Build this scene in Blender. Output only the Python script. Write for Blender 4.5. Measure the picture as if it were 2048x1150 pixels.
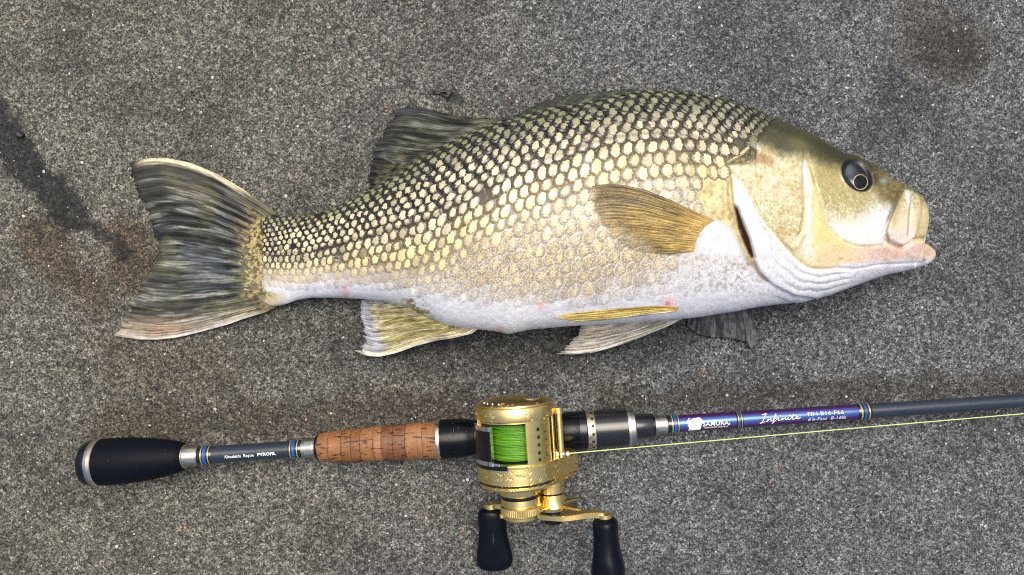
import bpy, math, random
import numpy as np
from mathutils import Vector

for o in list(bpy.data.objects):
    bpy.data.objects.remove(o, do_unlink=True)
scene = bpy.context.scene
C = scene.collection
S = 0.00033                    # metres per drawing unit
LENS = 26.0
H = 2048 * LENS / 36.0         # camera height in drawing units

# ------------------------------------------------------------- camera, sky, sun
cam = bpy.data.cameras.new('camera')
cam.lens = LENS; cam.sensor_width = 36; cam.sensor_fit = 'HORIZONTAL'
cam.clip_start = 0.01; cam.clip_end = 200
camo = bpy.data.objects.new('camera', cam); C.objects.link(camo)
camo.location = (0, 0, H * S)
scene.camera = camo
SUN_EL, SUN_AZ = 70.0, 6.0     # azimuth from +Y (top of the picture) towards +X
world = bpy.data.worlds.new('World'); scene.world = world; world.use_nodes = True
wn = world.node_tree; wn.nodes.clear()
sky = wn.nodes.new('ShaderNodeTexSky'); sky.sky_type = 'NISHITA'; sky.sun_disc = False
sky.sun_elevation = math.radians(SUN_EL); sky.sun_rotation = math.radians(SUN_AZ)
sky.air_density = 1.0; sky.dust_density = 7.0; sky.ozone_density = 1.0
bg = wn.nodes.new('ShaderNodeBackground'); bg.inputs[1].default_value = 0.095
wo = wn.nodes.new('ShaderNodeOutputWorld')
wn.links.new(sky.outputs[0], bg.inputs[0]); wn.links.new(bg.outputs[0], wo.inputs[0])
sl = bpy.data.lights.new('sun', 'SUN'); sl.energy = 1.5; sl.angle = math.radians(42); sl.color = (1.0, .95, .87)
so = bpy.data.objects.new('sun', sl); C.objects.link(so)
el, az = math.radians(SUN_EL), math.radians(SUN_AZ)
sd = Vector((math.sin(az) * math.cos(el), math.cos(az) * math.cos(el), math.sin(el)))
so.rotation_euler = sd.to_track_quat('Z', 'Y').to_euler(); so.location = sd * 3
scene.render.engine = 'CYCLES'
scene.cycles.use_denoising = False; scene.cycles.filter_width = 1.1; scene.cycles.sample_clamp_indirect = 4.0
scene.view_settings.view_transform = 'Standard'; scene.view_settings.look = 'None'
scene.view_settings.exposure = 0.66; scene.view_settings.gamma = 1.0
scene.view_settings.use_curve_mapping = False

rng = np.random.default_rng(7); random.seed(7)
# ------------------------------------------------------------- maths helpers
def lin(*rgb):
    c = np.array(rgb, float) / 255.0
    return np.where(c <= .04045, c / 12.92, ((c + .055) / 1.055) ** 2.4)
def lc(*rgb): return tuple(lin(*rgb)) + (1.0,)
def sstep(a, b, x):
    t = np.clip((x - a) / (b - a), 0, 1); return t * t * (3 - 2 * t)
def mixc(c, c2, m):
    m = np.asarray(m)[..., None]; return c * (1 - m) + np.asarray(c2) * m
_tab = rng.random(4096)
def vnoise(x, y, seed=0):
    xi = np.floor(x).astype(np.int64); yi = np.floor(y).astype(np.int64)
    fx = x - xi; fy = y - yi; fx = fx * fx * (3 - 2 * fx); fy = fy * fy * (3 - 2 * fy)
    def h(a, b): return _tab[((a * 73856093) ^ (b * 19349663) ^ (seed * 83492791)) & 4095]
    return ((h(xi, yi) * (1 - fx) + h(xi + 1, yi) * fx) * (1 - fy)
            + (h(xi, yi + 1) * (1 - fx) + h(xi + 1, yi + 1) * fx) * fy)
def fbm(x, y, o=3, seed=0):
    s = 0; a = .5; t = 0
    for i in range(o):
        s = s + a * vnoise(x * 2 ** i + 17 * i, y * 2 ** i + 31 * i, seed + i); t += a; a *= .55
    return s / t
def herm(pts, x):
    p = np.array(pts, float); X, Y = p[:, 0], p[:, 1]
    d = np.diff(Y) / np.diff(X); m = np.empty(len(X)); m[0] = d[0]; m[-1] = d[-1]
    m[1:-1] = np.where(d[:-1] * d[1:] > 0, 2 * d[:-1] * d[1:] / (d[:-1] + d[1:] + 1e-12), 0)
    x = np.clip(x, X[0], X[-1]); i = np.clip(np.searchsorted(X, x) - 1, 0, len(X) - 2)
    h = X[i + 1] - X[i]; t = (x - X[i]) / h
    return ((2*t**3-3*t**2+1)*Y[i] + (t**3-2*t**2+t)*h*m[i] + (-2*t**3+3*t**2)*Y[i+1] + (t**3-t**2)*h*m[i+1])
def pdist(px, py, poly):
    best = np.full(np.shape(px), 1e9)
    for (ax, ay), (bx, by) in zip(poly[:-1], poly[1:]):
        dx, dy = bx - ax, by - ay; L = dx * dx + dy * dy + 1e-9
        t = np.clip(((px - ax) * dx + (py - ay) * dy) / L, 0, 1)
        best = np.minimum(best, np.hypot(px - ax - t * dx, py - ay - t * dy))
    return best
def inside(px, py, poly):
    r = np.zeros(np.shape(px), bool); n = len(poly)
    for i in range(n):
        (ax, ay), (bx, by) = poly[i], poly[(i + 1) % n]
        if ay == by: continue
        c = (ay > py) != (by > py)
        r ^= c & (px < (bx - ax) * (py - ay) / (by - ay) + ax)
    return r
def pmask(px, py, poly, soft):
    d = pdist(px, py, list(poly) + [poly[0]]); s = np.where(inside(px, py, poly), d, -d)
    return sstep(-soft, soft, s)
def gauss(d, w): return np.exp(-(d / w) ** 2)
def W(px, py, z):
    f = (H - z) / H
    return np.stack([(np.asarray(px, float) - 1024) * f, (575 - np.asarray(py, float)) * f, np.asarray(z, float) + 0 * f], -1)
def curve(pts, n):
    p = np.array(pts, float); s = np.r_[0, np.cumsum(np.hypot(*np.diff(p, axis=0).T))]; s /= s[-1]
    t = np.linspace(0, 1, n)
    a = np.stack([np.interp(t, s, p[:, 0]), np.interp(t, s, p[:, 1])], -1)
    k = max(1, n // (3 * len(pts)))
    for _ in range(k):                                   # soften corners
        b = a.copy(); b[1:-1] = (a[:-2] + 2 * a[1:-1] + a[2:]) / 4; a = b
    return a

# ------------------------------------------------------------- object helpers
ROOT = {}
def thing(name, label, cat, loc, group=None):
    o = bpy.data.objects.new(name, None); C.objects.link(o)
    o.empty_display_size = .02; o.location = Vector(loc) * S
    o['label'] = label; o['category'] = cat
    if group: o['group'] = group
    ROOT[o.name] = np.array(loc, float); return o
def off(parent):
    while parent is not None:
        if parent.name in ROOT: return ROOT[parent.name]
        parent = parent.parent
    return np.zeros(3)
def make(name, V, F, mat, parent=None, col=None, smooth=True, sharp=None, uv=None, label=None, col2=None):
    """one mesh object; V in drawing units (world), F list or array of faces"""
    V = (np.asarray(V, float) - off(parent)) * S
    me = bpy.data.meshes.new(name)
    if isinstance(F, np.ndarray):
        me.vertices.add(len(V)); me.vertices.foreach_set('co', V.ravel())
        k = F.shape[1]; me.loops.add(F.size); me.loops.foreach_set('vertex_index', F.ravel().astype(np.int32))
        me.polygons.add(len(F)); me.polygons.foreach_set('loop_start', np.arange(0, F.size, k, dtype=np.int32))
        me.update(calc_edges=True)
    else:
        me.from_pydata(V.tolist(), [], F); me.update()
    me.validate()
    if smooth:
        me.polygons.foreach_set('use_smooth', np.ones(len(me.polygons), bool))
        if sharp: me.set_sharp_from_angle(angle=math.radians(sharp))
    if col is not None:
        col = np.asarray(col, float)
        if col.shape[1] == 3: col = np.c_[col, np.ones(len(col))]
        at = me.color_attributes.new('Col', 'FLOAT_COLOR', 'POINT'); at.data.foreach_set('color', np.clip(col, 0, 1).astype(np.float32).ravel())
    if col2 is not None:
        at = me.color_attributes.new('Ctr', 'FLOAT_COLOR', 'POINT'); at.data.foreach_set('color', np.clip(col2, 0, 1).astype(np.float32).ravel())
    if uv is not None:
        l = me.uv_layers.new(name='UVMap'); vi = np.empty(len(me.loops), np.int32); me.loops.foreach_get('vertex_index', vi)
        l.data.foreach_set('uv', np.asarray(uv, np.float32)[vi].ravel())
    me.materials.append(mat)
    o = bpy.data.objects.new(name, me); C.objects.link(o)
    if parent is not None: o.parent = parent
    if label: o['label'] = label
    return o
def grid_faces(nu, nv, base=0, wrap=False):
    i, j = np.meshgrid(np.arange(nu - 1), np.arange(nv if wrap else nv - 1), indexing='ij')
    a = i * nv + j; b = i * nv + (j + 1) % nv
    return np.stack([a, b, b + nv, a + nv], -1).reshape(-1, 4) + base
def nrm(v): v = np.asarray(v, float); return v / np.linalg.norm(v)
def lathe(name, prof, O, A, mat, parent, n=48, up=(0, 0, 1), sharp=35, caps=True, scale2=1.0, label=None):
    """prof [(t along A, radius)], turned about the axis O + tA"""
    A = nrm(A); U = np.array(up, float); U = nrm(U - A * U.dot(A)); R = np.cross(A, U)
    th = np.linspace(0, 2 * np.pi, n, endpoint=False)
    V = []; uv = []
    for t, r in prof:
        V.append(np.asarray(O) + A * t + r * (np.cos(th)[:, None] * U + scale2 * np.sin(th)[:, None] * R))
        uv.append(np.stack([th / (2 * np.pi), np.full(n, t)], -1))
    V = np.concatenate(V); uv = np.concatenate(uv)
    F = [tuple(int(q) for q in f) for f in grid_faces(len(prof), n, 0, True)]
    if caps:
        F.append(tuple(range(n - 1, -1, -1))[::-1]); m = (len(prof) - 1) * n; F.append(tuple(range(m + n - 1, m - 1, -1)))
    return make(name, V, F, mat, parent, sharp=sharp, uv=uv, label=label)
def extrude(name, outline, frame, y0, y1, mat, parent, bevel=2.0, sharp=40):
    """outline [(X,Z)] extruded along local Y with a small bevel; frame maps local -> world"""
    P = np.array(outline, float); c = P.mean(0); n = len(P)
    nx = np.roll(P, -1, 0) - np.roll(P, 1, 0); nn = np.stack([nx[:, 1], -nx[:, 0]], -1)
    nn /= np.linalg.norm(nn, axis=1)[:, None] + 1e-9
    if np.sum(nn * (P - c)) < 0: nn = -nn
    rings = [(P - nn * bevel, y0), (P, y0 + bevel), (P, y1 - bevel), (P - nn * bevel, y1)]
    V = np.concatenate([frame(q[:, 0], np.full(n, y), q[:, 1]) for q, y in rings])
    F = [tuple(int(q) for q in f) for f in grid_faces(4, n, 0, True)]
    F += [tuple(range(n)), tuple(range(4 * n - 1, 3 * n - 1, -1))]
    return make(name, V, F, mat, parent, sharp=sharp)
def tube(name, pts, rad, mat, parent, n=10):
    P = np.array(pts, float); m = len(P); rad = np.broadcast_to(rad, (m,))
    T = np.gradient(P, axis=0); T /= np.linalg.norm(T, axis=1)[:, None]
    V = []; th = np.linspace(0, 2 * np.pi, n, endpoint=False)
    for p, t, r in zip(P, T, rad):
        u = np.array([0, 0, 1.]) if abs(t[2]) < .9 else np.array([1., 0, 0]); u = nrm(u - t * u.dot(t)); w = np.cross(t, u)
        V.append(p + r * (np.cos(th)[:, None] * u + np.sin(th)[:, None] * w))
    F = [tuple(int(q) for q in f) for f in grid_faces(m, n, 0, True)] + [tuple(range(n)), tuple(range(m * n - 1, (m - 1) * n - 1, -1))]
    return make(name, np.concatenate(V), F, mat, parent, sharp=60)

# ------------------------------------------------------------- materials
class NT:
    def __init__(s, name):
        s.m = bpy.data.materials.new(name); s.m.use_nodes = True; s.t = s.m.node_tree; s.t.nodes.clear()
        s.out = s.n('ShaderNodeOutputMaterial'); s.p = s.n('ShaderNodeBsdfPrincipled'); s.l(s.p.outputs[0], s.out.inputs[0])
    def n(s, k, **a):
        x = s.t.nodes.new(k)
        for q, v in a.items(): setattr(x, q, v)
        return x
    def l(s, a, b): s.t.links.new(a, b)
    def set(s, **a):
        for k, v in a.items(): s.p.inputs[k.replace('_', ' ')].default_value = v
    def coords(s, scale=(1, 1, 1)):                      # object coordinates in drawing units
        tc = s.n('ShaderNodeTexCoord'); mp = s.n('ShaderNodeMapping'); s.l(tc.outputs['Object'], mp.inputs[0])
        mp.inputs['Scale'].default_value = tuple(q / S for q in scale); return mp.outputs[0]
    def noise(s, vec, scale, detail=3, rough=.55):
        x = s.n('ShaderNodeTexNoise'); x.inputs['Scale'].default_value = scale; x.inputs['Detail'].default_value = detail
        x.inputs['Roughness'].default_value = rough; s.l(vec, x.inputs['Vector']); return x
    def ramp(s, fac, stops):
        r = s.n('ShaderNodeValToRGB'); e = r.color_ramp.elements
        while len(e) < len(stops): e.new(.5)
        for q, (p, c) in zip(e, stops): q.position = p; q.color = c
        s.l(fac, r.inputs[0]); return r
    def mix(s, a, b, f, mode='MIX'):
        x = s.n('ShaderNodeMix', data_type='RGBA', blend_type=mode)
        for v, i in ((f, 0), (a, 6), (b, 7)):
            if hasattr(v, 'links'): s.l(v, x.inputs[i])
            else: x.inputs[i].default_value = v
        return x.outputs[2]
    def math(s, op, a, b=0.0):
        x = s.n('ShaderNodeMath', operation=op)
        for v, i in ((a, 0), (b, 1)):
            if hasattr(v, 'links'): s.l(v, x.inputs[i])
            else: x.inputs[i].default_value = v
        return x.outputs[0]
    def bump(s, h, strength=.3, dist=1.0):
        b = s.n('ShaderNodeBump'); b.inputs['Strength'].default_value = strength; b.inputs['Distance'].default_value = dist * S
        s.l(h, b.inputs['Height']); s.l(b.outputs[0], s.p.inputs['Normal']); return b
def plain(name, c, rough=.5, metal=0.0, var=.12, vs=.12, bump=.0, bs=.4, spec=.5, coat=0.0, rv=.1):
    t = NT(name); v = t.coords(); n = t.noise(v, vs, 4)
    a = np.array(c[:3]); r = t.ramp(n.outputs[0], [(.3, tuple(a * (1 - var)) + (1,)), (.7, tuple(np.minimum(a * (1 + var), 1)) + (1,))])
    t.l(r.outputs[0], t.p.inputs['Base Color'])
    t.set(Metallic=metal); t.p.inputs['Specular IOR Level'].default_value = spec; t.p.inputs['Coat Weight'].default_value = coat
    n2 = t.noise(v, vs * 2.3, 3); rr = t.n('ShaderNodeMapRange'); rr.inputs[3].default_value = max(rough - rv, .02); rr.inputs[4].default_value = rough + rv
    t.l(n2.outputs[0], rr.inputs[0]); t.l(rr.outputs[0], t.p.inputs['Roughness'])
    if bump: t.bump(t.noise(v, bs, 2).outputs[0], bump, 1.0)
    return t.m
def painted(name, rough=.35, coat=.0, var=.22, ns=.35, bump=.15, alpha=False, sss=0.0, spec=.5):
    t = NT(name); at = t.n('ShaderNodeAttribute', attribute_name='Col'); v = t.coords()
    n = t.noise(v, ns, 4, .65); g = t.ramp(n.outputs[0], [(.25, (1 - var,) * 3 + (1,)), (.75, (1,) * 3 + (1,))])
    t.l(t.mix(at.outputs['Color'], g.outputs[0], 1.0, 'MULTIPLY'), t.p.inputs['Base Color'])
    t.set(Roughness=rough); t.p.inputs['Coat Weight'].default_value = coat; t.p.inputs['Coat Roughness'].default_value = .15
    t.p.inputs['Specular IOR Level'].default_value = spec
    if alpha: t.l(at.outputs['Alpha'], t.p.inputs['Alpha'])
    if sss:
        t.p.inputs['Subsurface Weight'].default_value = sss; t.p.inputs['Subsurface Radius'].default_value = (.006, .004, .003); t.p.inputs['Subsurface Scale'].default_value = .5
    t.bump(t.noise(v, .5, 3).outputs[0], bump, 1.2)
    return t.m
M = {}
M['skin'] = painted('fish_skin', .27, .22, .24, .22, .42)
M['scale'] = painted('fish_scale', .30, .15, .2, .45, .12)
def mat_scale():
    t = NT('fish_scale'); a = t.n('ShaderNodeAttribute', attribute_name='Col'); b = t.n('ShaderNodeAttribute', attribute_name='Ctr'); v = t.coords()
    n1 = t.noise(v, .16, 4, .65); n2 = t.noise(v, .34, 3, .7); n3 = t.noise(v, .03, 2)
    f = t.math('ADD', a.outputs['Alpha'], t.math('MULTIPLY', t.math('SUBTRACT', n1.outputs[0], .5), 1.15))
    f = t.math('ADD', f, t.math('MULTIPLY', t.math('SUBTRACT', n2.outputs[0], .5), .8))
    w = t.math('ADD', .10, t.math('MULTIPLY', b.outputs['Alpha'], .32))
    mr = t.n('ShaderNodeMapRange', interpolation_type='SMOOTHSTEP'); t.l(f, mr.inputs[0]); t.l(t.math('SUBTRACT', .5, w), mr.inputs[1]); t.l(t.math('ADD', .5, w), mr.inputs[2])
    c = t.mix(a.outputs['Color'], b.outputs['Color'], mr.outputs[0])
    # silvery flecks and dark freckles of the skin over the scale
    fl = t.ramp(n2.outputs[0], [(.52, (0, 0, 0, 1)), (.64, (1, 1, 1, 1))]); lo = t.math('MULTIPLY', fl.outputs[0], t.math('MULTIPLY', b.outputs['Alpha'], .75)); c = t.mix(c, lc(236, 234, 230), lo)
    g = t.ramp(n2.outputs[0], [(.30, (.48, .46, .42, 1)), (.50, (1, 1, 1, 1))]); c = t.mix(c, g.outputs[0], .8, 'MULTIPLY')
    g2 = t.ramp(n3.outputs[0], [(.3, (.86, .86, .88, 1)), (.7, (1.06, 1.04, 1.0, 1))]); c = t.mix(c, g2.outputs[0], .9, 'MULTIPLY')
    t.l(c, t.p.inputs['Base Color']); t.set(Roughness=.27); t.p.inputs['Coat Weight'].default_value = .22; t.p.inputs['Coat Roughness'].default_value = .14
    t.bump(n2.outputs[0], .25, 1.2); return t.m
M['scale'] = mat_scale()
def mat_fin(name):
    t = NT(name); at = t.n('ShaderNodeAttribute', attribute_name='Col'); v = t.coords(); u = t.n('ShaderNodeUVMap')
    mp = t.n('ShaderNodeMapping'); t.l(u.outputs[0], mp.inputs[0]); mp.inputs['Scale'].default_value = (5.5, 3.2, 1)
    st = t.noise(mp.outputs[0], 1.0, 4, .62); mp2 = t.n('ShaderNodeMapping'); t.l(u.outputs[0], mp2.inputs[0]); mp2.inputs['Scale'].default_value = (34, 1.6, 1); seg = t.noise(mp2.outputs[0], 1.0, 2, .5)
    g = t.ramp(st.outputs[0], [(.36, (.10, .10, .11, 1)), (.46, (.72, .72, .72, 1)), (.54, (1.05, 1.05, 1.05, 1)), (.64, (1.75, 1.75, 1.7, 1))])
    g2 = t.ramp(seg.outputs[0], [(.3, (.78, .78, .78, 1)), (.7, (1.12, 1.12, 1.12, 1))])
    c = t.mix(t.mix(at.outputs['Color'], g.outputs[0], .85, 'MULTIPLY'), g2.outputs[0], .8, 'MULTIPLY')
    t.l(c, t.p.inputs['Base Color']); t.l(at.outputs['Alpha'], t.p.inputs['Alpha']); t.set(Roughness=.42); t.p.inputs['Specular IOR Level'].default_value = .28
    h = t.math('ADD', st.outputs[0], t.math('MULTIPLY', seg.outputs[0], .4)); t.bump(h, .35, 1.2); return t.m
M['fin'] = mat_fin('fish_fin'); M['ray'] = mat_fin('fin_ray')
M['eye'] = painted('fish_eye', .10, .3, .05, .2, 0.02)
M['gold'] = plain('gold_anodised_metal', (1.0, .75, .30), .29, 1, .05, .03, .04, .8, rv=.06)
M['gold_worn'] = plain('gold_brushed_metal', (.95, .68, .26), .36, 1, .08, .2, .12, .6, rv=.08)
M['chrome'] = plain('polished_chrome', (.78, .78, .80), .12, 1, .04, .05, rv=.05)
M['silver'] = plain('brushed_silver_metal', (.40, .40, .40), .38, 1, .06, .1)
M['cream_metal'] = plain('champagne_metal', (.80, .70, .50), .3, 1, .05, .1)
M['copper'] = plain('copper_toned_metal', (.75, .45, .22), .3, 1, .05, .1)
M['eva'] = plain('black_foam_grip', (.0035, .005, .009), .5, 0, .25, .2, .25, .9, .09)
M['black_gloss'] = plain('black_gloss_plastic', (.004, .0045, .007), .24, 0, .2, .1, .06, .3, .4, .1)
M['black_seat'] = plain('black_reel_seat', (.003, .004, .006), .26, 0, .2, .1, .1, .25, .2, .03)
M['rubber'] = plain('black_rubber_knob', (.003, .004, .008), .33, 0, .2, .1, .1, .15, .16, .0)
M['blank'] = plain('slate_blue_carbon_blank', (.018, .027, .043), .26, 0, .6, .5, .2, .6, .5, .25)
M['wrap_black'] = plain('black_epoxy_wrap', (.007, .008, .010), .12, 0, .2, .1, .05, .3, .5, .6)
M['wrap_blue'] = plain('blue_thread', (.006, .085, .34), .2, 0, .2, .4, .1, .8, .5, .5)
M['wrap_gold'] = plain('gold_thread', (.62, .47, .20), .3, .6, .1, .4)
M['print_cream'] = plain('cream_print', (.86, .80, .58), .4, 0, .05, .2)
M['print_white'] = plain('white_print', (.86, .87, .86), .4, 0, .03, .2)
M['print_grey'] = plain('silver_grey_print', (.62, .66, .74), .4, 0, .05, .2)
M['hole'] = plain('dark_hole', (.006, .006, .006), .6)
M['line_loose'] = plain('pale_green_braid', (.55, .66, .28), .5, 0, .1, .5)
M['pebble'] = plain('dark_pebble', (.018, .019, .022), .5, 0, .4, .3, .4, .6)
M['leaf'] = plain('decayed_leaf', (.022, .021, .022), .55, 0, .5, .4, .5, .6)

def mat_line():
    t = NT('green_braid_on_spool'); tc = t.n('ShaderNodeUVMap'); sx = t.n('ShaderNodeSeparateXYZ'); t.l(tc.outputs[0], sx.inputs[0])
    v = t.coords((.03, 1, .03)); n = t.noise(v, .30, 3, .7)
    r = t.ramp(n.outputs[0], [(.32, (.035, .13, .006, 1)), (.5, (.09, .27, .012, 1)), (.68, (.20, .44, .04, 1))])
    t.l(r.outputs[0], t.p.inputs['Base Color']); t.set(Roughness=.45)
    return t.m
M['line'] = mat_line()
def mat_carbon():
    t = NT('carbon_weave'); u = t.n('ShaderNodeUVMap'); mp = t.n('ShaderNodeMapping'); t.l(u.outputs[0], mp.inputs[0])
    mp.inputs['Scale'].default_value = (64, .30, 1); mp.inputs['Rotation'].default_value = (0, 0, 0)
    ch = t.n('ShaderNodeTexChecker'); ch.inputs['Scale'].default_value = 1; t.l(mp.outputs[0], ch.inputs[0])
    ch.inputs[1].default_value = (.004, .005, .006, 1); ch.inputs[2].default_value = (.017, .019, .023, 1)
    t.l(ch.outputs[0], t.p.inputs['Base Color']); t.set(Roughness=.24); t.p.inputs['Coat Weight'].default_value = .4
    t.bump(ch.outputs[1], .15, .5); return t.m
M['carbon'] = mat_carbon()
def mat_irid():
    t = NT('violet_blue_colour_shift_lacquer'); lw = t.n('ShaderNodeLayerWeight'); lw.inputs[0].default_value = .5
    v = t.coords(); n = t.noise(v, .05, 2)
    f = t.math('ADD', lw.outputs['Facing'], t.math('MULTIPLY', t.math('SUBTRACT', n.outputs[0], .5), .15))
    r = t.ramp(f, [(.0, (.03, .14, .30, 1)), (.10, (.035, .09, .30, 1)), (.24, (.075, .022, .17, 1)), (.5, (.03, .008, .055, 1)), (.85, (.006, .004, .012, 1))])
    t.l(r.outputs[0], t.p.inputs['Base Color']); t.set(Roughness=.22, Metallic=.25); t.p.inputs['Coat Weight'].default_value = .5
    return t.m
M['irid'] = mat_irid()
def mat_cork(k, base):
    t = NT('cork'); v = t.coords(); b = np.array(base)
    fine = t.noise(t.coords((1, .06, .06)), .5, 3, .6)                      # grain running round the ring
    r = t.ramp(fine.outputs[0], [(.25, tuple(b * .72) + (1,)), (.75, tuple(b * 1.2) + (1,))])
    mp = t.n('ShaderNodeMapping'); tc = t.n('ShaderNodeTexCoord'); t.l(tc.outputs['Object'], mp.inputs[0])
    mp.inputs['Location'].default_value = (k * 3.7, k * 1.3, k * .7); mp.inputs['Scale'].default_value = tuple(q / S for q in (.05, .22, .22))
    pit = t.noise(mp.outputs[0], .95, 3, .55)
    pr = t.ramp(pit.outputs[0], [(.575, (1, 1, 1, 1)), (.63, (.10, .06, .045, 1))])
    blot = t.noise(v, .05, 3); br = t.ramp(blot.outputs[0], [(.3, (.72, .66, .62, 1)), (.7, (1.1, 1.08, 1.05, 1))])
    c = t.mix(t.mix(r.outputs[0], br.outputs[0], 1.0, 'MULTIPLY'), pr.outputs[0], .92, 'MULTIPLY')
    t.l(c, t.p.inputs['Base Color']); t.set(Roughness=.55)
    t.bump(pr.outputs[0], .5, 1.0); return t.m
M['cork'] = [mat_cork(k, b) for k, b in enumerate([(.235, .10, .036), (.29, .132, .050), (.19, .078, .034), (.32, .155, .062)])]
def mat_water():
    t = NT('water'); t.set(Roughness=.02, IOR=1.33); t.p.inputs['Transmission Weight'].default_value = 1.0
    t.p.inputs['Base Color'].default_value = (1, 1, 1, 1); return t.m
M['water'] = mat_water()

# ------------------------------------------------------------- concrete ground
def mat_ground():
    t = NT('concrete'); at = t.n('ShaderNodeAttribute', attribute_name='Col'); v = t.coords()
    sep = t.n('ShaderNodeSeparateColor'); t.l(at.outputs['Color'], sep.inputs[0])
    damp_shade, brown, cool = sep.outputs[0], sep.outputs[1], sep.outputs[2]
    w = t.noise(v, .12, 2); wv = t.n('ShaderNodeVectorMath', operation='ADD')
    sc = t.n('ShaderNodeVectorMath', operation='SCALE'); t.l(w.outputs[1], sc.inputs[0]); sc.inputs['Scale'].default_value = 2.5
    t.l(v, wv.inputs[0]); t.l(sc.outputs[0], wv.inputs[1])
    vo = t.n('ShaderNodeTexVoronoi'); vo.inputs['Scale'].default_value = .20; t.l(wv.outputs[0], vo.inputs['Vector'])
    vs = t.n('ShaderNodeSeparateColor'); t.l(vo.outputs['Color'], vs.inputs[0])
    grain = t.noise(v, .31, 3, .72); mid = t.noise(v, .045, 4, .6); big = t.noise(v, .006, 4, .6)
    # sand grains: tone of each grain, dark paste between them
    tone = t.ramp(vs.outputs[0], [(0, (.070, .069, .067, 1)), (.4, (.15, .149, .146, 1)), (.8, (.225, .223, .217, 1)), (1, (.36, .356, .347, 1))])
    paste = t.ramp(grain.outputs[0], [(.38, (.04, .04, .04, 1)), (.46, (.55, .55, .55, 1)), (.54, (1.1, 1.1, 1.1, 1)), (.66, (1.9, 1.9, 1.9, 1))])
    c = t.mix(tone.outputs[0], paste.outputs[0], .92, 'MULTIPLY')
    mr = t.ramp(mid.outputs[0], [(.28, (.55, .55, .55, 1)), (.50, (.98, .98, .98, 1)), (.75, (1.2, 1.2, 1.2, 1))]); c = t.mix(c, mr.outputs[0], .7, 'MULTIPLY')
    br = t.ramp(big.outputs[0], [(.3, (.85, .85, .85, 1)), (.7, (1.12, 1.12, 1.12, 1))]); c = t.mix(c, br.outputs[0], .8, 'MULTIPLY')
    warm = t.mix((.93, .90, .765, 1), (.80, .835, .86, 1), cool); c = t.mix(c, warm, 1.0, 'MULTIPLY')
    c = t.mix(c, t.mix(c, (.50, .38, .24, 1), 1.0, 'MULTIPLY'), brown)
    c = t.mix(c, t.mix(c, (.14, .135, .135, 1), 1.0, 'MULTIPLY'), damp_shade)
    t.l(c, t.p.inputs['Base Color'])
    t.l(t.math('SUBTRACT', .78, t.math('MULTIPLY', damp_shade, .25)), t.p.inputs['Roughness'])
    h = t.math('ADD', t.math('MULTIPLY', grain.outputs[0], 1.4), t.math('MULTIPLY', vo.outputs['Distance'], -.05))
    h = t.math('ADD', h, t.math('MULTIPLY', mid.outputs[0], 2.0))
    t.bump(h, .9, 3.6); return t.m
M['ground'] = mat_ground()
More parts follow.
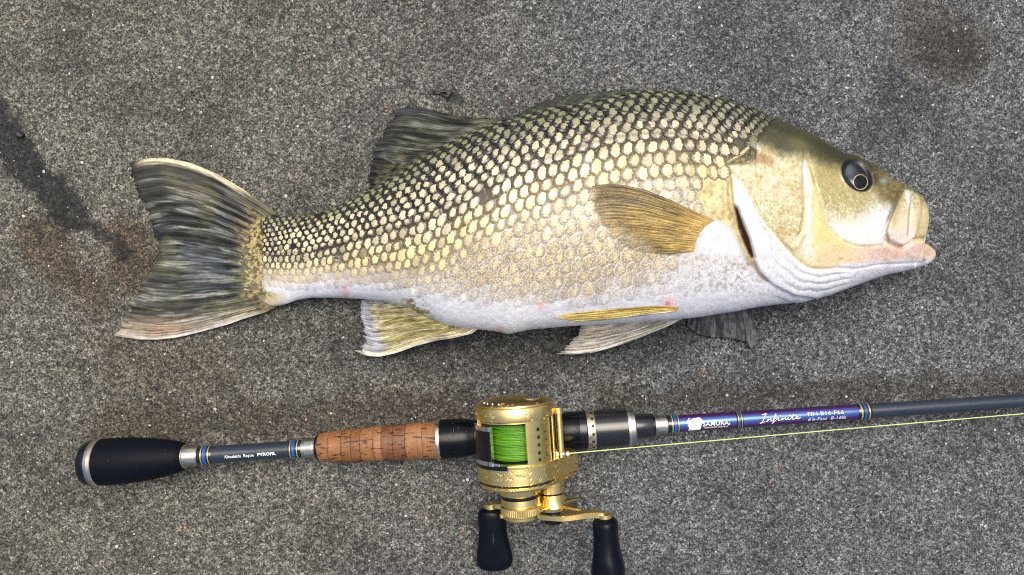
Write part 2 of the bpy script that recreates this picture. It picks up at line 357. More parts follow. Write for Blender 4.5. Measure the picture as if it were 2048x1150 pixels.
def build_ground():
    core = np.arange(-1240, 1241, 5.0); ext = 1240 + 12 * (1.35 ** np.arange(1, 28) - 1) * 4
    gx = np.r_[-ext[::-1], core, ext]; cy = np.arange(-760, 761, 5.0); ey = 760 + 12 * (1.35 ** np.arange(1, 28) - 1) * 4
    gy = np.r_[-ey[::-1], cy, ey]
    X, Y = np.meshgrid(gx, gy, indexing='ij'); px, py = (X + 1024).ravel(), (575 - Y).ravel()
    n1 = fbm(px / 60, py / 60, 4, 3); n2 = fbm(px / 14, py / 14, 3, 9); wob = (n1 - .5) * 95 + (n2 - .5) * 55
    def blot(poly, w, soft=.6):
        d = pdist(px, py, poly) + wob * .55; return 1 - sstep(w * (1 - soft), w * (1 + soft), d)
    damp_shade = 1.0 * blot([(-30, 225), (40, 320), (90, 375), (150, 425)], 34, .35)
    damp_shade = np.maximum(damp_shade, .85 * blot([(150, 425), (200, 465), (255, 505)], 15, .6))
    damp_shade = np.maximum(damp_shade, .5 * blot([(1790, 175), (1850, 215)], 42))
    damp_shade = np.maximum(damp_shade, .45 * blot([(1740, 275), (1800, 255)], 40))
    damp_shade = np.maximum(damp_shade, .5 * blot([(1870, 95), (1920, 110)], 50))
    damp_shade = np.maximum(damp_shade, .35 * blot([(1230, 805), (1500, 795), (1760, 780), (2060, 765)], 24))  # wet strip with the rod's contact shade painted in, forward of the reel
    damp_shade = np.maximum(damp_shade, .35 * blot([(230, 850), (600, 835), (920, 815)], 34))  # same wet strip and painted shade beside the grips
    damp_shade = np.maximum(damp_shade, .55 * blot([(690, 690), (900, 700), (1080, 700), (1330, 670)], 55))  # wet concrete and the belly's soft shadow, painted together
    damp_shade = np.maximum(damp_shade, .35 * blot([(560, 650), (640, 630)], 46))
    damp_shade = np.maximum(damp_shade, .30 * blot([(1490, 650), (1700, 610)], 36))
    damp_shade = damp_shade * (.72 + .56 * n2); damp_shade = np.maximum(damp_shade, .75 * blot([(868, 186), (905, 190)], 7))
    damp_shade = np.maximum(damp_shade, .34 * sstep(.46, .72, fbm(px / 130, py / 110, 5, 21))); damp_shade = np.maximum(damp_shade, .55 * sstep(.66, .74, fbm(px / 16, py / 13, 3, 27)) * sstep(.42, .6, fbm(px / 200, py / 200, 2, 29)))
    brown = .75 * blot([(70, 470), (130, 545), (190, 590)], 48)
    brown = np.maximum(brown, .8 * blot([(250, 470), (285, 500), (250, 545)], 45))
    brown = np.maximum(brown, .6 * blot([(1860, 60), (1905, 100)], 70))
    brown = np.maximum(brown, .45 * blot([(230, 850), (600, 835), (920, 815)], 40))  # brown tint of the wet, painted shade strip beside the grips
    brown = np.maximum(brown, .45 * blot([(240, 720), (420, 740)], 55))
    brown = np.maximum(brown, .45 * blot([(1230, 800), (1500, 792), (1760, 778), (2060, 765)], 22))  # brown tint of the painted shade strip along the forward rod
    cool = sstep(300, 1500, px + (n1 - .5) * 500)
    Z = -.0 + (fbm(px / 9, py / 9, 2, 5) - .5) * 1.6 + (n1 - .5) * 1.2 - 1.2
    V = np.stack([X.ravel(), Y.ravel(), Z], -1)
    o = make('concrete_ground', V, grid_faces(len(gx), len(gy))[:, ::-1], M['ground'], None, col=np.stack([damp_shade, brown, cool], -1))
    o['kind'] = 'structure'; o['label'] = 'rough grey concrete slab with wet brown and black stains and painted shade beside rod and fish'
build_ground()
def build_grit():
    n = 5200; V = []; F = []; col = []
    ico = [(0, 0, 1), (.9, 0, .3), (.28, .86, .3), (-.73, .53, .3), (-.73, -.53, .3), (.28, -.86, .3), (0, 0, -.6)]
    fc = [(0, 1, 2), (0, 2, 3), (0, 3, 4), (0, 4, 5), (0, 5, 1), (6, 2, 1), (6, 3, 2), (6, 4, 3), (6, 5, 4), (6, 1, 5)]
    ico = np.array(ico); k = 0
    for i in range(n):
        x, y = rng.uniform(-1230, 1230), rng.uniform(-750, 750)
        r = min(1.1 + rng.exponential(.6), 4.2); a = rng.uniform(0, 6.28); sc = rng.uniform(.7, 1.3, 3) * r
        p = ico * sc * rng.uniform(.8, 1.2, (7, 1)); c, s = math.cos(a), math.sin(a)
        V.append(np.stack([x + p[:, 0] * c - p[:, 1] * s, y + p[:, 0] * s + p[:, 1] * c, p[:, 2] * .7 - .8], -1))
        F += [tuple(q + k for q in f) for f in fc]; k += 7
        u = rng.random()
        cc = np.array([.55, .54, .51]) * rng.uniform(.6, 1.25) if u < .36 else (np.array([.50, .30, .14]) * rng.uniform(.5, 1.1) if u < .40 else np.array([.045, .043, .04]) * rng.uniform(.5, 1.6))
        col.append(np.tile(cc, (7, 1)))
    o = make('sand_grit', np.concatenate(V), F, painted('grit', .6, 0, .1, .4, .05), None, col=np.concatenate(col), smooth=False)
    o['kind'] = 'stuff'; o['label'] = 'pale and dark sand grains scattered over the concrete'; o['category'] = 'grit'
build_grit()
def lump(name, c, rad, mat, label, cat, seed, flat=.6):
    n, m = 10, 14; r = np.random.default_rng(seed); V = []
    for i in range(n):
        t = math.pi * i / (n - 1)
        for j in range(m):
            p = 2 * math.pi * j / m
            k = 1 + .55 * (vnoise(np.array(math.cos(p) * math.sin(t) * 1.6 + 5 + seed), np.array(math.sin(p) * math.sin(t) * 1.6 + math.cos(t) + 9.)) - .5)
            V.append((c[0] + rad[0] * k * math.sin(t) * math.cos(p), c[1] + rad[1] * k * math.sin(t) * math.sin(p), max(c[2] + rad[2] * k * math.cos(t), -1)))
    o = make(name, V, [tuple(int(q) for q in f) for f in grid_faces(n, m, 0, True)], mat, None, sharp=30)
    o['label'] = label; o['category'] = cat; return o
lump('pebble', W(38, 269, 4), (8.5, 7.5, 6), M['pebble'], 'small dark pebble beside the black streak on the concrete', 'pebble', 3)
def build_leaf():
    base = [(865, 184), (884, 181), (899, 180), (907, 183), (902, 190), (896, 199), (890, 194), (880, 188), (868, 189)]
    P = curve(base + [base[0]], 40)[:-1]; c = P.mean(0); V = []
    for k, (s, z) in enumerate([(1, .4), (1, 2.0), (.6, 3.2), (.2, 2.2)]):
        q = c + (P - c) * s; V.append(W(q[:, 0], q[:, 1], z + .8 * vnoise(q[:, 0] / 5, q[:, 1] / 5)))
    n = len(P); F = [tuple(int(q) for q in f) for f in grid_faces(4, n, 0, True)] + [tuple(range(n)), tuple(range(4 * n - 1, 3 * n - 1, -1))]
    o = make('leaf_scrap', np.concatenate(V), F, M['leaf'], None); o['label'] = 'dark decayed leaf scrap on concrete above the fish\'s dorsal fin'; o['category'] = 'leaf'
build_leaf()

# ------------------------------------------------------------- the fish
fish = thing('fish', 'cream and olive scaled bass lying on its side on the concrete', 'fish', tuple(W(1150, 430, 0)))
ZR = 95.0
Wt = [(478, 1.5), (495, 5), (515, 10), (545, 19), (600, 34), (700, 53), (800, 71), (900, 86), (1000, 97), (1150, 104), (1300, 104), (1450, 99), (1550, 93), (1650, 84), (1720, 76), (1780, 62), (1820, 52), (1838, 45), (1845, 36), (1855, 29), (1876, 20), (1888, 6)]
Zt = [(478, 12), (495, 13.5), (515, 15), (545, 22), (600, 35), (700, 53), (800, 71), (900, 86), (1000, 97), (1150, 104), (1300, 104), (1450, 101), (1650, 94), (1800, 84), (1888, 72)]
Tp = [(478, 498), (486, 478), (500, 458), (515, 444), (530, 435), (548, 430), (575, 433), (610, 433), (640, 426), (700, 402), (740, 383), (800, 346), (850, 312), (900, 286), (950, 264), (1000, 245), (1050, 233), (1100, 219), (1150, 211), (1190, 204), (1254, 189), (1300, 185), (1340, 185), (1400, 193), (1455, 203), (1514, 224), (1546, 242), (1619, 273), (1674, 303), (1700, 313), (1729, 327), (1751, 343), (1769, 357), (1798, 370), (1815, 380), (1833, 388), (1839, 395), (1842, 404), (1845, 476), (1850, 481), (1865, 487), (1880, 497), (1888, 506)]
Bx = [(478, 540), (486, 562), (500, 582), (515, 596), (530, 606), (548, 612), (565, 610), (600, 599), (631, 595), (700, 597), (760, 600), (805, 611), (850, 631), (900, 652), (967, 660), (1000, 664), (1017, 668), (1040, 663), (1080, 657), (1160, 651), (1270, 645), (1365, 638), (1450, 626), (1530, 612), (1597, 604), (1637, 594), (1692, 578), (1718, 569), (1751, 556), (1802, 543), (1846, 532), (1862, 518)]
def kk(u): return -.19 * sstep(1640, 1810, u)
Bp = []
for x, y in Bx:
    u = x
    for _ in range(12): u = x - float(kk(np.array(u))) * (y - 404)
    Bp.append((u, y))
Bp[-1] = (1888, 517)
LLp = [(485, 510), (530, 508), (600, 503), (700, 480), (800, 452), (883, 424), (920, 402), (1017, 348), (1100, 316), (1188, 284), (1260, 270), (1330, 266), (1396, 274), (1470, 289), (1560, 310)]
def Tf(x): return herm(Tp, x)
def Bf(x): return herm(Bp, x)
def LL(x): return herm(LLp, x)
# landmarks of the head (picture coordinates of the photograph)
HEAD = [(1552, 232), (1530, 264), (1505, 286), (1444, 333), (1466, 353), (1471, 415), (1488, 456), (1506, 514), (1520, 547), (1546, 569), (1583, 587), (1634, 596), (1700, 660), (1960, 660), (1960, 150)]
COVER = HEAD[3:12]
SUBOP = [(1450, 338), (1473, 353), (1499, 383), (1510, 415), (1535, 452), (1557, 478), (1579, 503), (1604, 529), (1626, 540), (1663, 536), (1700, 538)]
PREOP = [(1606, 306), (1610, 340), (1612, 364), (1610, 419), (1605, 456), (1583, 488)]
CHEEK = [(1608, 302), (1619, 339), (1641, 404), (1656, 456), (1688, 485), (1729, 496), (1770, 490)]
MAX = [(1804, 377), (1787, 412), (1771, 452), (1778, 480), (1808, 493), (1827, 482), (1835, 452), (1842, 415), (1842, 395), (1824, 381)]
MOUTH = [(1772, 484), (1808, 497), (1829, 480), (1850, 478)]
SLIT = [(1469, 412), (1475, 416), (1486, 446), (1499, 478), (1508, 514), (1502, 516), (1488, 486), (1477, 456)]
FLAP = [(1506, 288), (1513, 300), (1510, 316), (1488, 326), (1444, 333), (1470, 318), (1492, 305)]
SUBOP = [tuple(q) for q in curve(SUBOP, 22)]; CHEEK = [tuple(q) for q in curve(CHEEK, 18)]; MAX = [tuple(q) for q in curve(MAX + [MAX[0]], 30)[:-1]]; FLAP = [tuple(q) for q in curve(FLAP + [FLAP[0]], 24)[:-1]]
EYE_C, EYE_A, EYE_B, EYE_T = (1714, 351), 35.0, 25.0, math.radians(50)
def eye_r(px, py):
    dx, dy = px - EYE_C[0], py - EYE_C[1]; c, s = math.cos(EYE_T), math.sin(EYE_T)
    return np.hypot((dx * c + dy * s) / EYE_A, (-dx * s + dy * c) / EYE_B)
def side_q(px, py):
    a, b = pdist(px, py, SUBOP), pdist(px, py, COVER + [(1680, 584), (1760, 556)]); return a / (a + b + 1e-6)
W1 = [(485, 562), (700, 556), (800, 562), (900, 572), (1000, 584), (1150, 586), (1250, 568), (1350, 520), (1400, 480), (1470, 440), (1560, 440)]
W2 = [(485, 596), (600, 582), (700, 572), (800, 586), (900, 605), (1000, 618), (1150, 612), (1300, 606), (1450, 596), (1560, 590)]
def border_col(px, py):
    e = py - LL(px); n = fbm(px / 7, py / 7, 3, 4)
    k = sstep(1000, 600, px)
    c = np.tile(lin(24, 26, 20), (np.size(px), 1))
    c = mixc(c, lin(78, 71, 53), sstep(-50 + 30 * k, 8 + 25 * k, e)); c = mixc(c, lin(136, 124, 94), sstep(8, 70, e))
    c = mixc(c, lin(178, 166, 136), sstep(70, 160, e)); w1, w2 = herm(W1, px), herm(W2, px)
    c = mixc(c, lin(204, 198, 188), sstep(w1 - 35, w1 + 5, py)); c = mixc(c, lin(228, 231, 238), sstep(w1, w2, py))
    c = mixc(c, lin(60, 58, 40), .5 * sstep(.6, .8, n) * sstep(60, -20, e))
    return c
def centre_col(px, py):
    e = py - LL(px); t = (py - Tf(px)) / (Bf(px) - Tf(px))
    c = np.tile(lin(140, 142, 110), (np.size(px), 1)); c = mixc(c, lin(216, 206, 168), sstep(.03, .20, t))
    c = mixc(c, lin(234, 219, 158), sstep(5, 60, e)); w1, w2 = herm(W1, px), herm(W2, px)
    c = mixc(c, lin(220, 202, 146), sstep(90, 170, e)); c = mixc(c, lin(214, 200, 160), sstep(w1 - 40, w1, py))
    c = mixc(c, lin(216, 216, 220), sstep(w1, w1 + 25, py)); c = mixc(c, lin(228, 232, 240), sstep(w1, w2, py))
    return c
def marks(c, px, py):
    for (x, y, r, col, a) in [(1335, 607, 7, (214, 88, 92), .85), (1342, 606, 14, (238, 170, 168), .5), (1083, 612, 8, (238, 178, 165), .7), (690, 574, 7, (226, 150, 140), .7), (692, 588, 9, (230, 165, 150), .6),
                              (972, 484, 6, (188, 120, 90), .7), (982, 500, 4, (150, 70, 55), .8), (977, 489, 3.5, (240, 240, 240), .8), (1000, 661, 10, (225, 165, 155), .6), (1171, 336, 7, (214, 212, 226), .7)]:
        d = np.hypot(px - x, (py - y) * (.5 if (x, y) == (1171, 336) else 1)); c = mixc(c, lin(*col), a * gauss(d * (1 + .6 * (fbm(px / 4, py / 4, 2, 8) - .5)), r))
    return c
def body_col(px, py):
    n5 = fbm(px / 6, py / 6, 3, 1); n2 = fbm(px / 2.6, py / 2.6, 2, 2); n20 = fbm(px / 22, py / 22, 3, 6)
    c = border_col(px, py)
    w1, w2 = herm(W1, px), herm(W2, px)
    # glittering speckle of the lower flank
    z = sstep(w1 - 70, w1 - 10, py) * sstep(w2 + 14, w2 - 20, py)
    c = mixc(c, lin(172, 168, 160), z * .55 * sstep(.55, .72, n5)); c = mixc(c, lin(244, 244, 246), z * .7 * sstep(.56, .7, n2))
    z = pmask(px, py, [(1385, 500), (1500, 505), (1540, 560), (1500, 590), (1360, 585)], 22)
    c = mixc(c, lin(160, 152, 138), z * .7 * sstep(.40, .68, .55 * n2 + .45 * n5)); c = mixc(c, lin(248, 248, 248), z * .7 * sstep(.54, .72, fbm(px / 3.2, py / 3.2, 2, 77)))
    z = pmask(px, py, [(1410, 452), (1432, 436), (1464, 462), (1490, 510), (1440, 512), (1392, 506)], 7); c = mixc(c, lin(226, 230, 238), z * .9)
    c = mixc(c, lin(190, 186, 184), z * .4 * sstep(.55, .7, n2))
    # gold skin at the root of the tail and behind the gill cover
    c = mixc(c, lin(206, 194, 158), .85 * sstep(585, 550, px) * sstep(575, 590, py)); c = mixc(c, lin(150, 140, 108), .8 * sstep(540, 515, px) * sstep(575, 590, py)); z = sstep(562, 530, px + (n5 - .5) * 30) * sstep(612, 586, py) * sstep(432, 444, py)
    c = mixc(c, mixc(np.tile(lin(204, 186, 124), (np.size(px), 1)), lin(84, 73, 44), sstep(.36, .62, .5 * n5 + .5 * n2)), z * .9)
    stk = fbm(px / 26, py / 3.2, 2, 33); z = sstep(500, 484, px + (n5 - .5) * 24 + (stk - .5) * 30); c = mixc(c, mixc(np.tile(lin(96, 100, 82), (np.size(px), 1)), lin(40, 42, 34), sstep(.45, .62, stk)), z * .95)
    z = pmask(px, py, [(1430, 345), (1460, 345), (1474, 420), (1512, 520), (1500, 530), (1462, 455), (1425, 436), (1375, 405), (1385, 365)], 9)
    c = mixc(c, mixc(np.tile(lin(214, 200, 140), (np.size(px), 1)), lin(168, 148, 84), sstep(.40, .66, .5 * n20 + .5 * n5)), z * .92)
    z = gauss(pdist(px, py, [(1462, 362), (1468, 420), (1486, 470), (1505, 528), (1530, 556)]), 6); c = mixc(c, lin(176, 152, 104), z * .7)
    # ---- head
    hm = pmask(px + (n5 - .5) * 14 * sstep(300, 280, py), py, HEAD, 2.5); c = mixc(c, lin(70, 67, 38), .85 * gauss(pdist(px, py, [(1575, 232), (1540, 262), (1512, 286)]), 26))
    t = py - Tf(px)
    h = np.tile(lin(208, 199, 158), (np.size(px), 1))
    h = mixc(h, lin(214, 204, 158), sstep(1530, 1600, px) * .4)
    opm = sstep(1612, 1600, px)
    h = mixc(h, lin(182, 160, 100), .6 * opm * sstep(.42, .70, n20)); h = mixc(h, lin(240, 234, 202), .55 * opm * sstep(.44, .72, .6 * n5 + .4 * n2)); h = mixc(h, lin(150, 132, 84), .35 * opm * sstep(.52, .3, n2))
    h = mixc(h, lin(212, 168, 140), .5 * gauss(np.hypot(px - 1560, py - 375), 22) * sstep(.4, .6, n5))
    # cheek speckle, paling downwards
    ch = sstep(1606, 1640, px) * pmask(px, py, CHEEK + [(1830, 500), (1830, 280), (1608, 280)], 5)
    h = mixc(h, lin(174, 164, 108), ch); h = mixc(h, lin(118, 110, 64), ch * .7 * sstep(.46, .70, .5 * n5 + .5 * n2) * sstep(480, 380, py))
    h = mixc(h, lin(226, 218, 182), ch * .8 * sstep(.52, .68, n2) * sstep(340, 420, py)); h = mixc(h, lin(240, 236, 222), ch * sstep(410, 462, py + (n20 - .5) * 30))
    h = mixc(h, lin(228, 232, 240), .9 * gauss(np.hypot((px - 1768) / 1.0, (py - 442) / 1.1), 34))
    h = mixc(h, lin(150, 146, 96), .55 * gauss(np.hypot((px - 1722) / 1.3, py - 402), 26) * sstep(440, 400, py))
    # plate between the two ridges
    pl = sstep(1600, 1612, px) * (1 - ch) * sstep(545, 530, py); pl = pl * sstep(296, 330, py)
    h = mixc(h, lin(226, 212, 146), pl * .85); h = mixc(h, lin(238, 208, 170), pl * sstep(470, 520, py) * .8)
    h = mixc(h, lin(228, 226, 190), .75 * pmask(px, py, [(1590, 490), (1620, 470), (1640, 520), (1625, 536), (1596, 516)], 14))
    h = mixc(h, lin(226, 230, 222), .9 * gauss(pdist(px, py, [(1608, 330), (1616, 380), (1619, 440), (1614, 505)]), 7.5))
    h = mixc(h, lin(120, 110, 60), .55 * gauss(pdist(px, py, [(1606, 300), (1604, 340), (1606, 420), (1598, 468)]), 3.0))
    h = mixc(h, lin(150, 130, 70), .5 * gauss(pdist(px, py, CHEEK[:5]), 3.0))
    # dark crown
    cr = (1 - sstep(20, 54, t + (n20 - .5) * 24 + 26 * sstep(1640, 1540, px) * -1)) * sstep(1826, 1806, px); h = mixc(h, lin(58, 57, 33), cr * .95)
    h = mixc(h, lin(120, 118, 74), .5 * gauss(np.hypot((px - 1600), (py - 285)), 22))
    h = mixc(h, lin(46, 46, 27), .7 * (1 - sstep(6, 26, t)) * sstep(1826, 1806, px)); h = mixc(h, lin(198, 186, 140), sstep(1818, 1830, px) * sstep(484, 474, py))
    sn = sstep(1745, 1775, px) * sstep(420, 385, py); h = mixc(h, lin(140, 126, 74), sn * .85); h = mixc(h, lin(84, 76, 42), sn * .8 * sstep(.45, .62, n5))
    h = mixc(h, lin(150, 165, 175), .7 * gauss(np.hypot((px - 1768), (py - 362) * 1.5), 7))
    # lower jaw and throat
    jw = sstep(1680, 1750, px) * sstep(486, 500, py); h = mixc(h, lin(232, 208, 192), jw * .95)
    h = mixc(h, lin(232, 196, 182), gauss(pdist(px, py, [(1745, 500), (1790, 505), (1840, 492)]), 13) * .75)
    h = mixc(h, lin(180, 150, 130), .5 * jw * sstep(.58, .7, n5)); h = mixc(h, lin(236, 236, 244), sstep(516, 530, py + (px - 1760) * .06) * sstep(1640, 1700, px))
    h = mixc(h, lin(190, 170, 140), .8 * gauss(np.hypot(px - 1858, py - 503), 12)); h = mixc(h, lin(110, 96, 80), .8 * gauss(np.hypot(px - 1848, py - 520), 4))
    th = sstep(0, 3, np.where(inside(px, py, SUBOP[1:] + [(1760, 545), (1700, 600), (1634, 620), (1546, 590), (1500, 520), (1455, 400)]), pdist(px, py, SUBOP), 0))
    h = mixc(h, lin(230, 234, 240), th * sstep(1710, 1660, px)); q = side_q(px, py)
    h = mixc(h, lin(226, 226, 196), th * .6 * sstep(.35, .1, q) * sstep(1640, 1560, px))
    h = mixc(h, lin(172, 180, 196), th * .35 * gauss(pdist(px, py, [(1500, 400), (1512, 430), (1530, 462)]), 5))
    # jaw bone beside the mouth
    mx = pmask(px, py, MAX, 2.5); h = mixc(h, lin(222, 208, 178), mx); h = mixc(h, lin(238, 216, 204), mx * sstep(440, 470, py))
    h = mixc(h, lin(150, 138, 84), mx * .75 * sstep(440, 400, py) * sstep(.35, .6, n5)); h = mixc(h, lin(188, 176, 116), mx * .6 * gauss(pdist(px, py, [(1806, 385), (1794, 420), (1786, 450)]), 8))
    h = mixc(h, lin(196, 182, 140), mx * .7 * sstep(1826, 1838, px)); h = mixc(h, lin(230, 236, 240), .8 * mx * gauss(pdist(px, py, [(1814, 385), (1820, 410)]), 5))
    h = mixc(h, lin(84, 74, 44), .9 * gauss(pdist(px, py, [(1804, 380), (1793, 402), (1780, 438)]), 6.5) * sstep(.2, .5, n5 + .15)); h = mixc(h, lin(120, 102, 66), .8 * gauss(pdist(px, py, [(1780, 436), (1773, 462), (1778, 482)]), 3.2))
    h = mixc(h, lin(150, 120, 90), .7 * mx * gauss(pdist(px, py, [(1822, 395), (1817, 435), (1815, 470)]), 1.8))
    h = mixc(h, lin(196, 150, 120), .6 * gauss(pdist(px, py, [(1770, 470), (1776, 486), (1808, 496), (1828, 481)]), 3))
    # fold of the gill cover tip
    fl = pmask(px, py, FLAP, 2.5); h = mixc(h, mixc(np.tile(lin(120, 108, 44), (np.size(px), 1)), lin(66, 60, 34), sstep(.4, .6, n5)), fl)
    h = mixc(h, lin(150, 112, 70), .8 * pmask(px, py, [(1514, 304), (1530, 308), (1548, 326), (1500, 330)], 5))
    h = mixc(h, lin(30, 30, 24), .9 * gauss(pdist(px, py, [(1502, 292), (1512, 302), (1511, 316), (1498, 326), (1482, 330)]), 1.8))
    vein = np.abs(fbm(px / 16, py / 24, 3, 88) - .5); h = mixc(h, lin(176, 140, 96), .30 * sstep(.035, .008, vein) * sstep(1800, 1760, px) * sstep(300, 340, py)); h = h * (1 + .22 * (n2 - .5) + .16 * (n5 - .5))[..., None]
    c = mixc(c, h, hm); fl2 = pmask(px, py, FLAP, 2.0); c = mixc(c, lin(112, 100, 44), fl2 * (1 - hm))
    c = mixc(c, lin(48, 12, 18), pmask(px, py, SLIT, 1.6)); c = mixc(c, lin(130, 104, 92), .6 * gauss(pdist(px, py, [(1506, 516), (1516, 542), (1536, 562)]), 4))
    c = mixc(c, lin(20, 22, 22), sstep(1.12, 1.0, eye_r(px, py)))
    # gold freckles where the anal fin starts
    z = gauss(pdist(px, py, [(816, 580), (826, 610), (848, 632)]), 17) * sstep(.38, .58, n5); c = mixc(c, lin(140, 118, 50), z * .95); z = z * sstep(.5, .65, n2); c = mixc(c, lin(70, 58, 26), z)
    c = marks(c, px, py)
    return np.clip(c, 0, 1)
def body_disp(px, py):
    d = 4.5 * pmask(px, py, HEAD, 5.0) * sstep(1700, 1600, px)
    d = d - 12 * pmask(px, py, SLIT, 4.0) - 2.0 * gauss(pdist(px, py, SUBOP), 3.5)
    d = d + 2.4 * gauss(pdist(px, py, [(x + 7, y) for x, y in PREOP]), 7) - 2.0 * gauss(pdist(px, py, PREOP), 3) - 1.8 * gauss(pdist(px, py, CHEEK), 3.5)
    th = inside(px, py, SUBOP[1:] + [(1760, 545), (1700, 600), (1634, 620), (1546, 590), (1500, 520), (1455, 400)])
    q = side_q(px, py) + (fbm(px / 30, py / 30, 2, 12) - .5) * .12
    d = d + np.where(th, 1.9 * np.abs(np.sin(q * math.pi * 4.0)) * (.25 * sstep(1490, 1520, px) + .75 * sstep(1535, 1590, px)) * sstep(1730, 1660, px) * sstep(.02, .15, q), 0)
    d = d + 3.2 * pmask(px, py, MAX, 6) - 4.5 * gauss(pdist(px, py, [(1802, 382), (1792, 402), (1778, 440), (1770, 466), (1776, 484)]), 3.4)
    d = d - 7 * gauss(pdist(px, py, MOUTH), 4.0) - 1.6 * gauss(pdist(px, py, [(1822, 395), (1817, 435), (1815, 470)]), 2.5)
    er = eye_r(px, py); d = d + 2.4 * gauss(er - 1.14, .10) - 5 * sstep(1.05, .85, er)
    d = d - 5 * pmask(px, py, FLAP, 3) - 1.5 * gauss(pdist(px, py, [(1700, 540), (1760, 530), (1840, 526)]), 3)
    d = d + 3.5 * gauss(pdist(px, py, [(1458, 362), (1464, 420), (1480, 466), (1498, 522)]), 7)
    d = d + (fbm(px / 9, py / 9, 3, 15) - .5) * 1.4
    d = d + .9 * (fbm(px / 40, py / 40, 2, 16) - .5) * 3
    return d
def sect(u, v):
    """body surface before sculpting: u along, v 0..1 back to belly over the upper side, 1..2 the under side -> planar x, y, z"""
    c = -np.cos(np.pi * np.where(v <= 1, v, 2 - v)); s = np.where(v <= 1, 1, -1)
    T, B, w, z0 = Tf(u), Bf(u), herm(Wt, u), herm(Zt, u)
    y = (T + B) / 2 + (B - T) / 2 * c; x = u + kk(u) * (y - 404)
    z = z0 + s * w * np.clip(1 - np.abs(c) ** 2.15, 0, 1) ** .52
    z = np.maximum(z, 1.0 + 0 * z)
    f = (H - z0) / H                                     # outline is seen at the height of the mid-plane
    return np.stack([(x - 1024) * f, (575 - y) * f, z], -1)
def proj(P):
    f = H / (H - P[..., 2]); return 1024 + P[..., 0] * f, 575 - P[..., 1] * f
UG = np.r_[np.linspace(479, 1420, 524), np.linspace(1421.5, 1886, 420)]
NVU, NVL = 250, 44
VG = np.r_[np.linspace(0, 1, NVU), np.linspace(1, 2, NVL + 2)[1:-1]]
BP = sect(UG[:, None] + 0 * VG[None], VG[None] + 0 * UG[:, None])
def gnorm(P):
    a = np.gradient(P, axis=0); b = np.gradient(P, axis=1); n = np.cross(b, a); return n / (np.linalg.norm(n, axis=-1)[..., None] + 1e-9)
BN = gnorm(BP)
if BN[400, NVU // 2, 2] < 0: BN = -BN
gpx, gpy = proj(BP)
disp = np.zeros(gpx.shape); disp[:, :NVU] = body_disp(gpx[:, :NVU].ravel(), gpy[:, :NVU].ravel()).reshape(gpx[:, :NVU].shape)
disp[:, :NVU] *= sstep(0, .04, VG[:NVU]) * sstep(1, .97, VG[:NVU])
BS = BP + BN * disp[..., None]
def build_body():
    nu, nv = len(UG), len(VG)
    px, py = proj(BS); col = body_col(px.ravel(), py.ravel())
    V = BS.reshape(-1, 3)
    F = grid_faces(nu, nv, 0, True)
    # tris-as-quads caps at both ends
    c0, c1 = BS[0].mean(0), BS[-1].mean(0); V = np.r_[V, [c0, c1]]; col = np.r_[col, [col[:nv].mean(0), col[-nv:].mean(0)]]
    k = nu * nv
    h = nv // 2
    capq = []
    for j in range(0, nv, 2):
        a, b, c = j, (j + 1) % nv, (j + 2) % nv
        capq.append((a, k, c, b)); m = (nu - 1) * nv; capq.append((m + a, m + b, m + c, k + 1))
    F = np.r_[F, np.array(capq)]
    return make('body', V, F, M['skin'], fish, col=col)
body = build_body()
# arc length table on the upper side, measured from the lateral line
ARC = np.concatenate([np.zeros((len(UG), 1)), np.cumsum(np.linalg.norm(np.diff(BS[:, :NVU], axis=1), axis=-1), axis=1)], 1)
PYU = gpy[:, :NVU]
ARC0 = np.array([np.interp(LL(np.array(UG[i])), PYU[i], ARC[i]) for i in range(len(UG))])
ARC = ARC - ARC0[:, None]
BNS = gnorm(BS); BNS = BNS if BNS[400, NVU // 2, 2] > 0 else -BNS
def surf(u, a):
    fi = np.interp(u, UG, np.arange(len(UG))); i = np.clip(fi.astype(int), 0, len(UG) - 2); fu = (fi - i)[:, None]
    vi = np.array([np.interp(aa, ARC[k], np.arange(NVU)) for aa, k in zip(a, i)]); j = np.clip(vi.astype(int), 0, NVU - 2); fv = (vi - j)[:, None]
    def g(A): return (A[i, j] * (1 - fu) + A[i + 1, j] * fu) * (1 - fv) + (A[i, j + 1] * (1 - fu) + A[i + 1, j + 1] * fu) * fv
    return g(BS), g(BNS)
_zs = BS[:, :NVU]
def surf_z(px, py, lift=0):
    """height of the fish's upper surface under picture point (for fins that lie on the flank)"""
    px = np.atleast_1d(px); py = np.atleast_1d(py); i = np.clip(np.searchsorted(UG, px), 0, len(UG) - 1)
    PX, PY = proj(BS[:, :NVU])
    return np.array([np.interp(y, PY[k], _zs[k, :, 2]) for y, k in zip(py, i)]) + lift

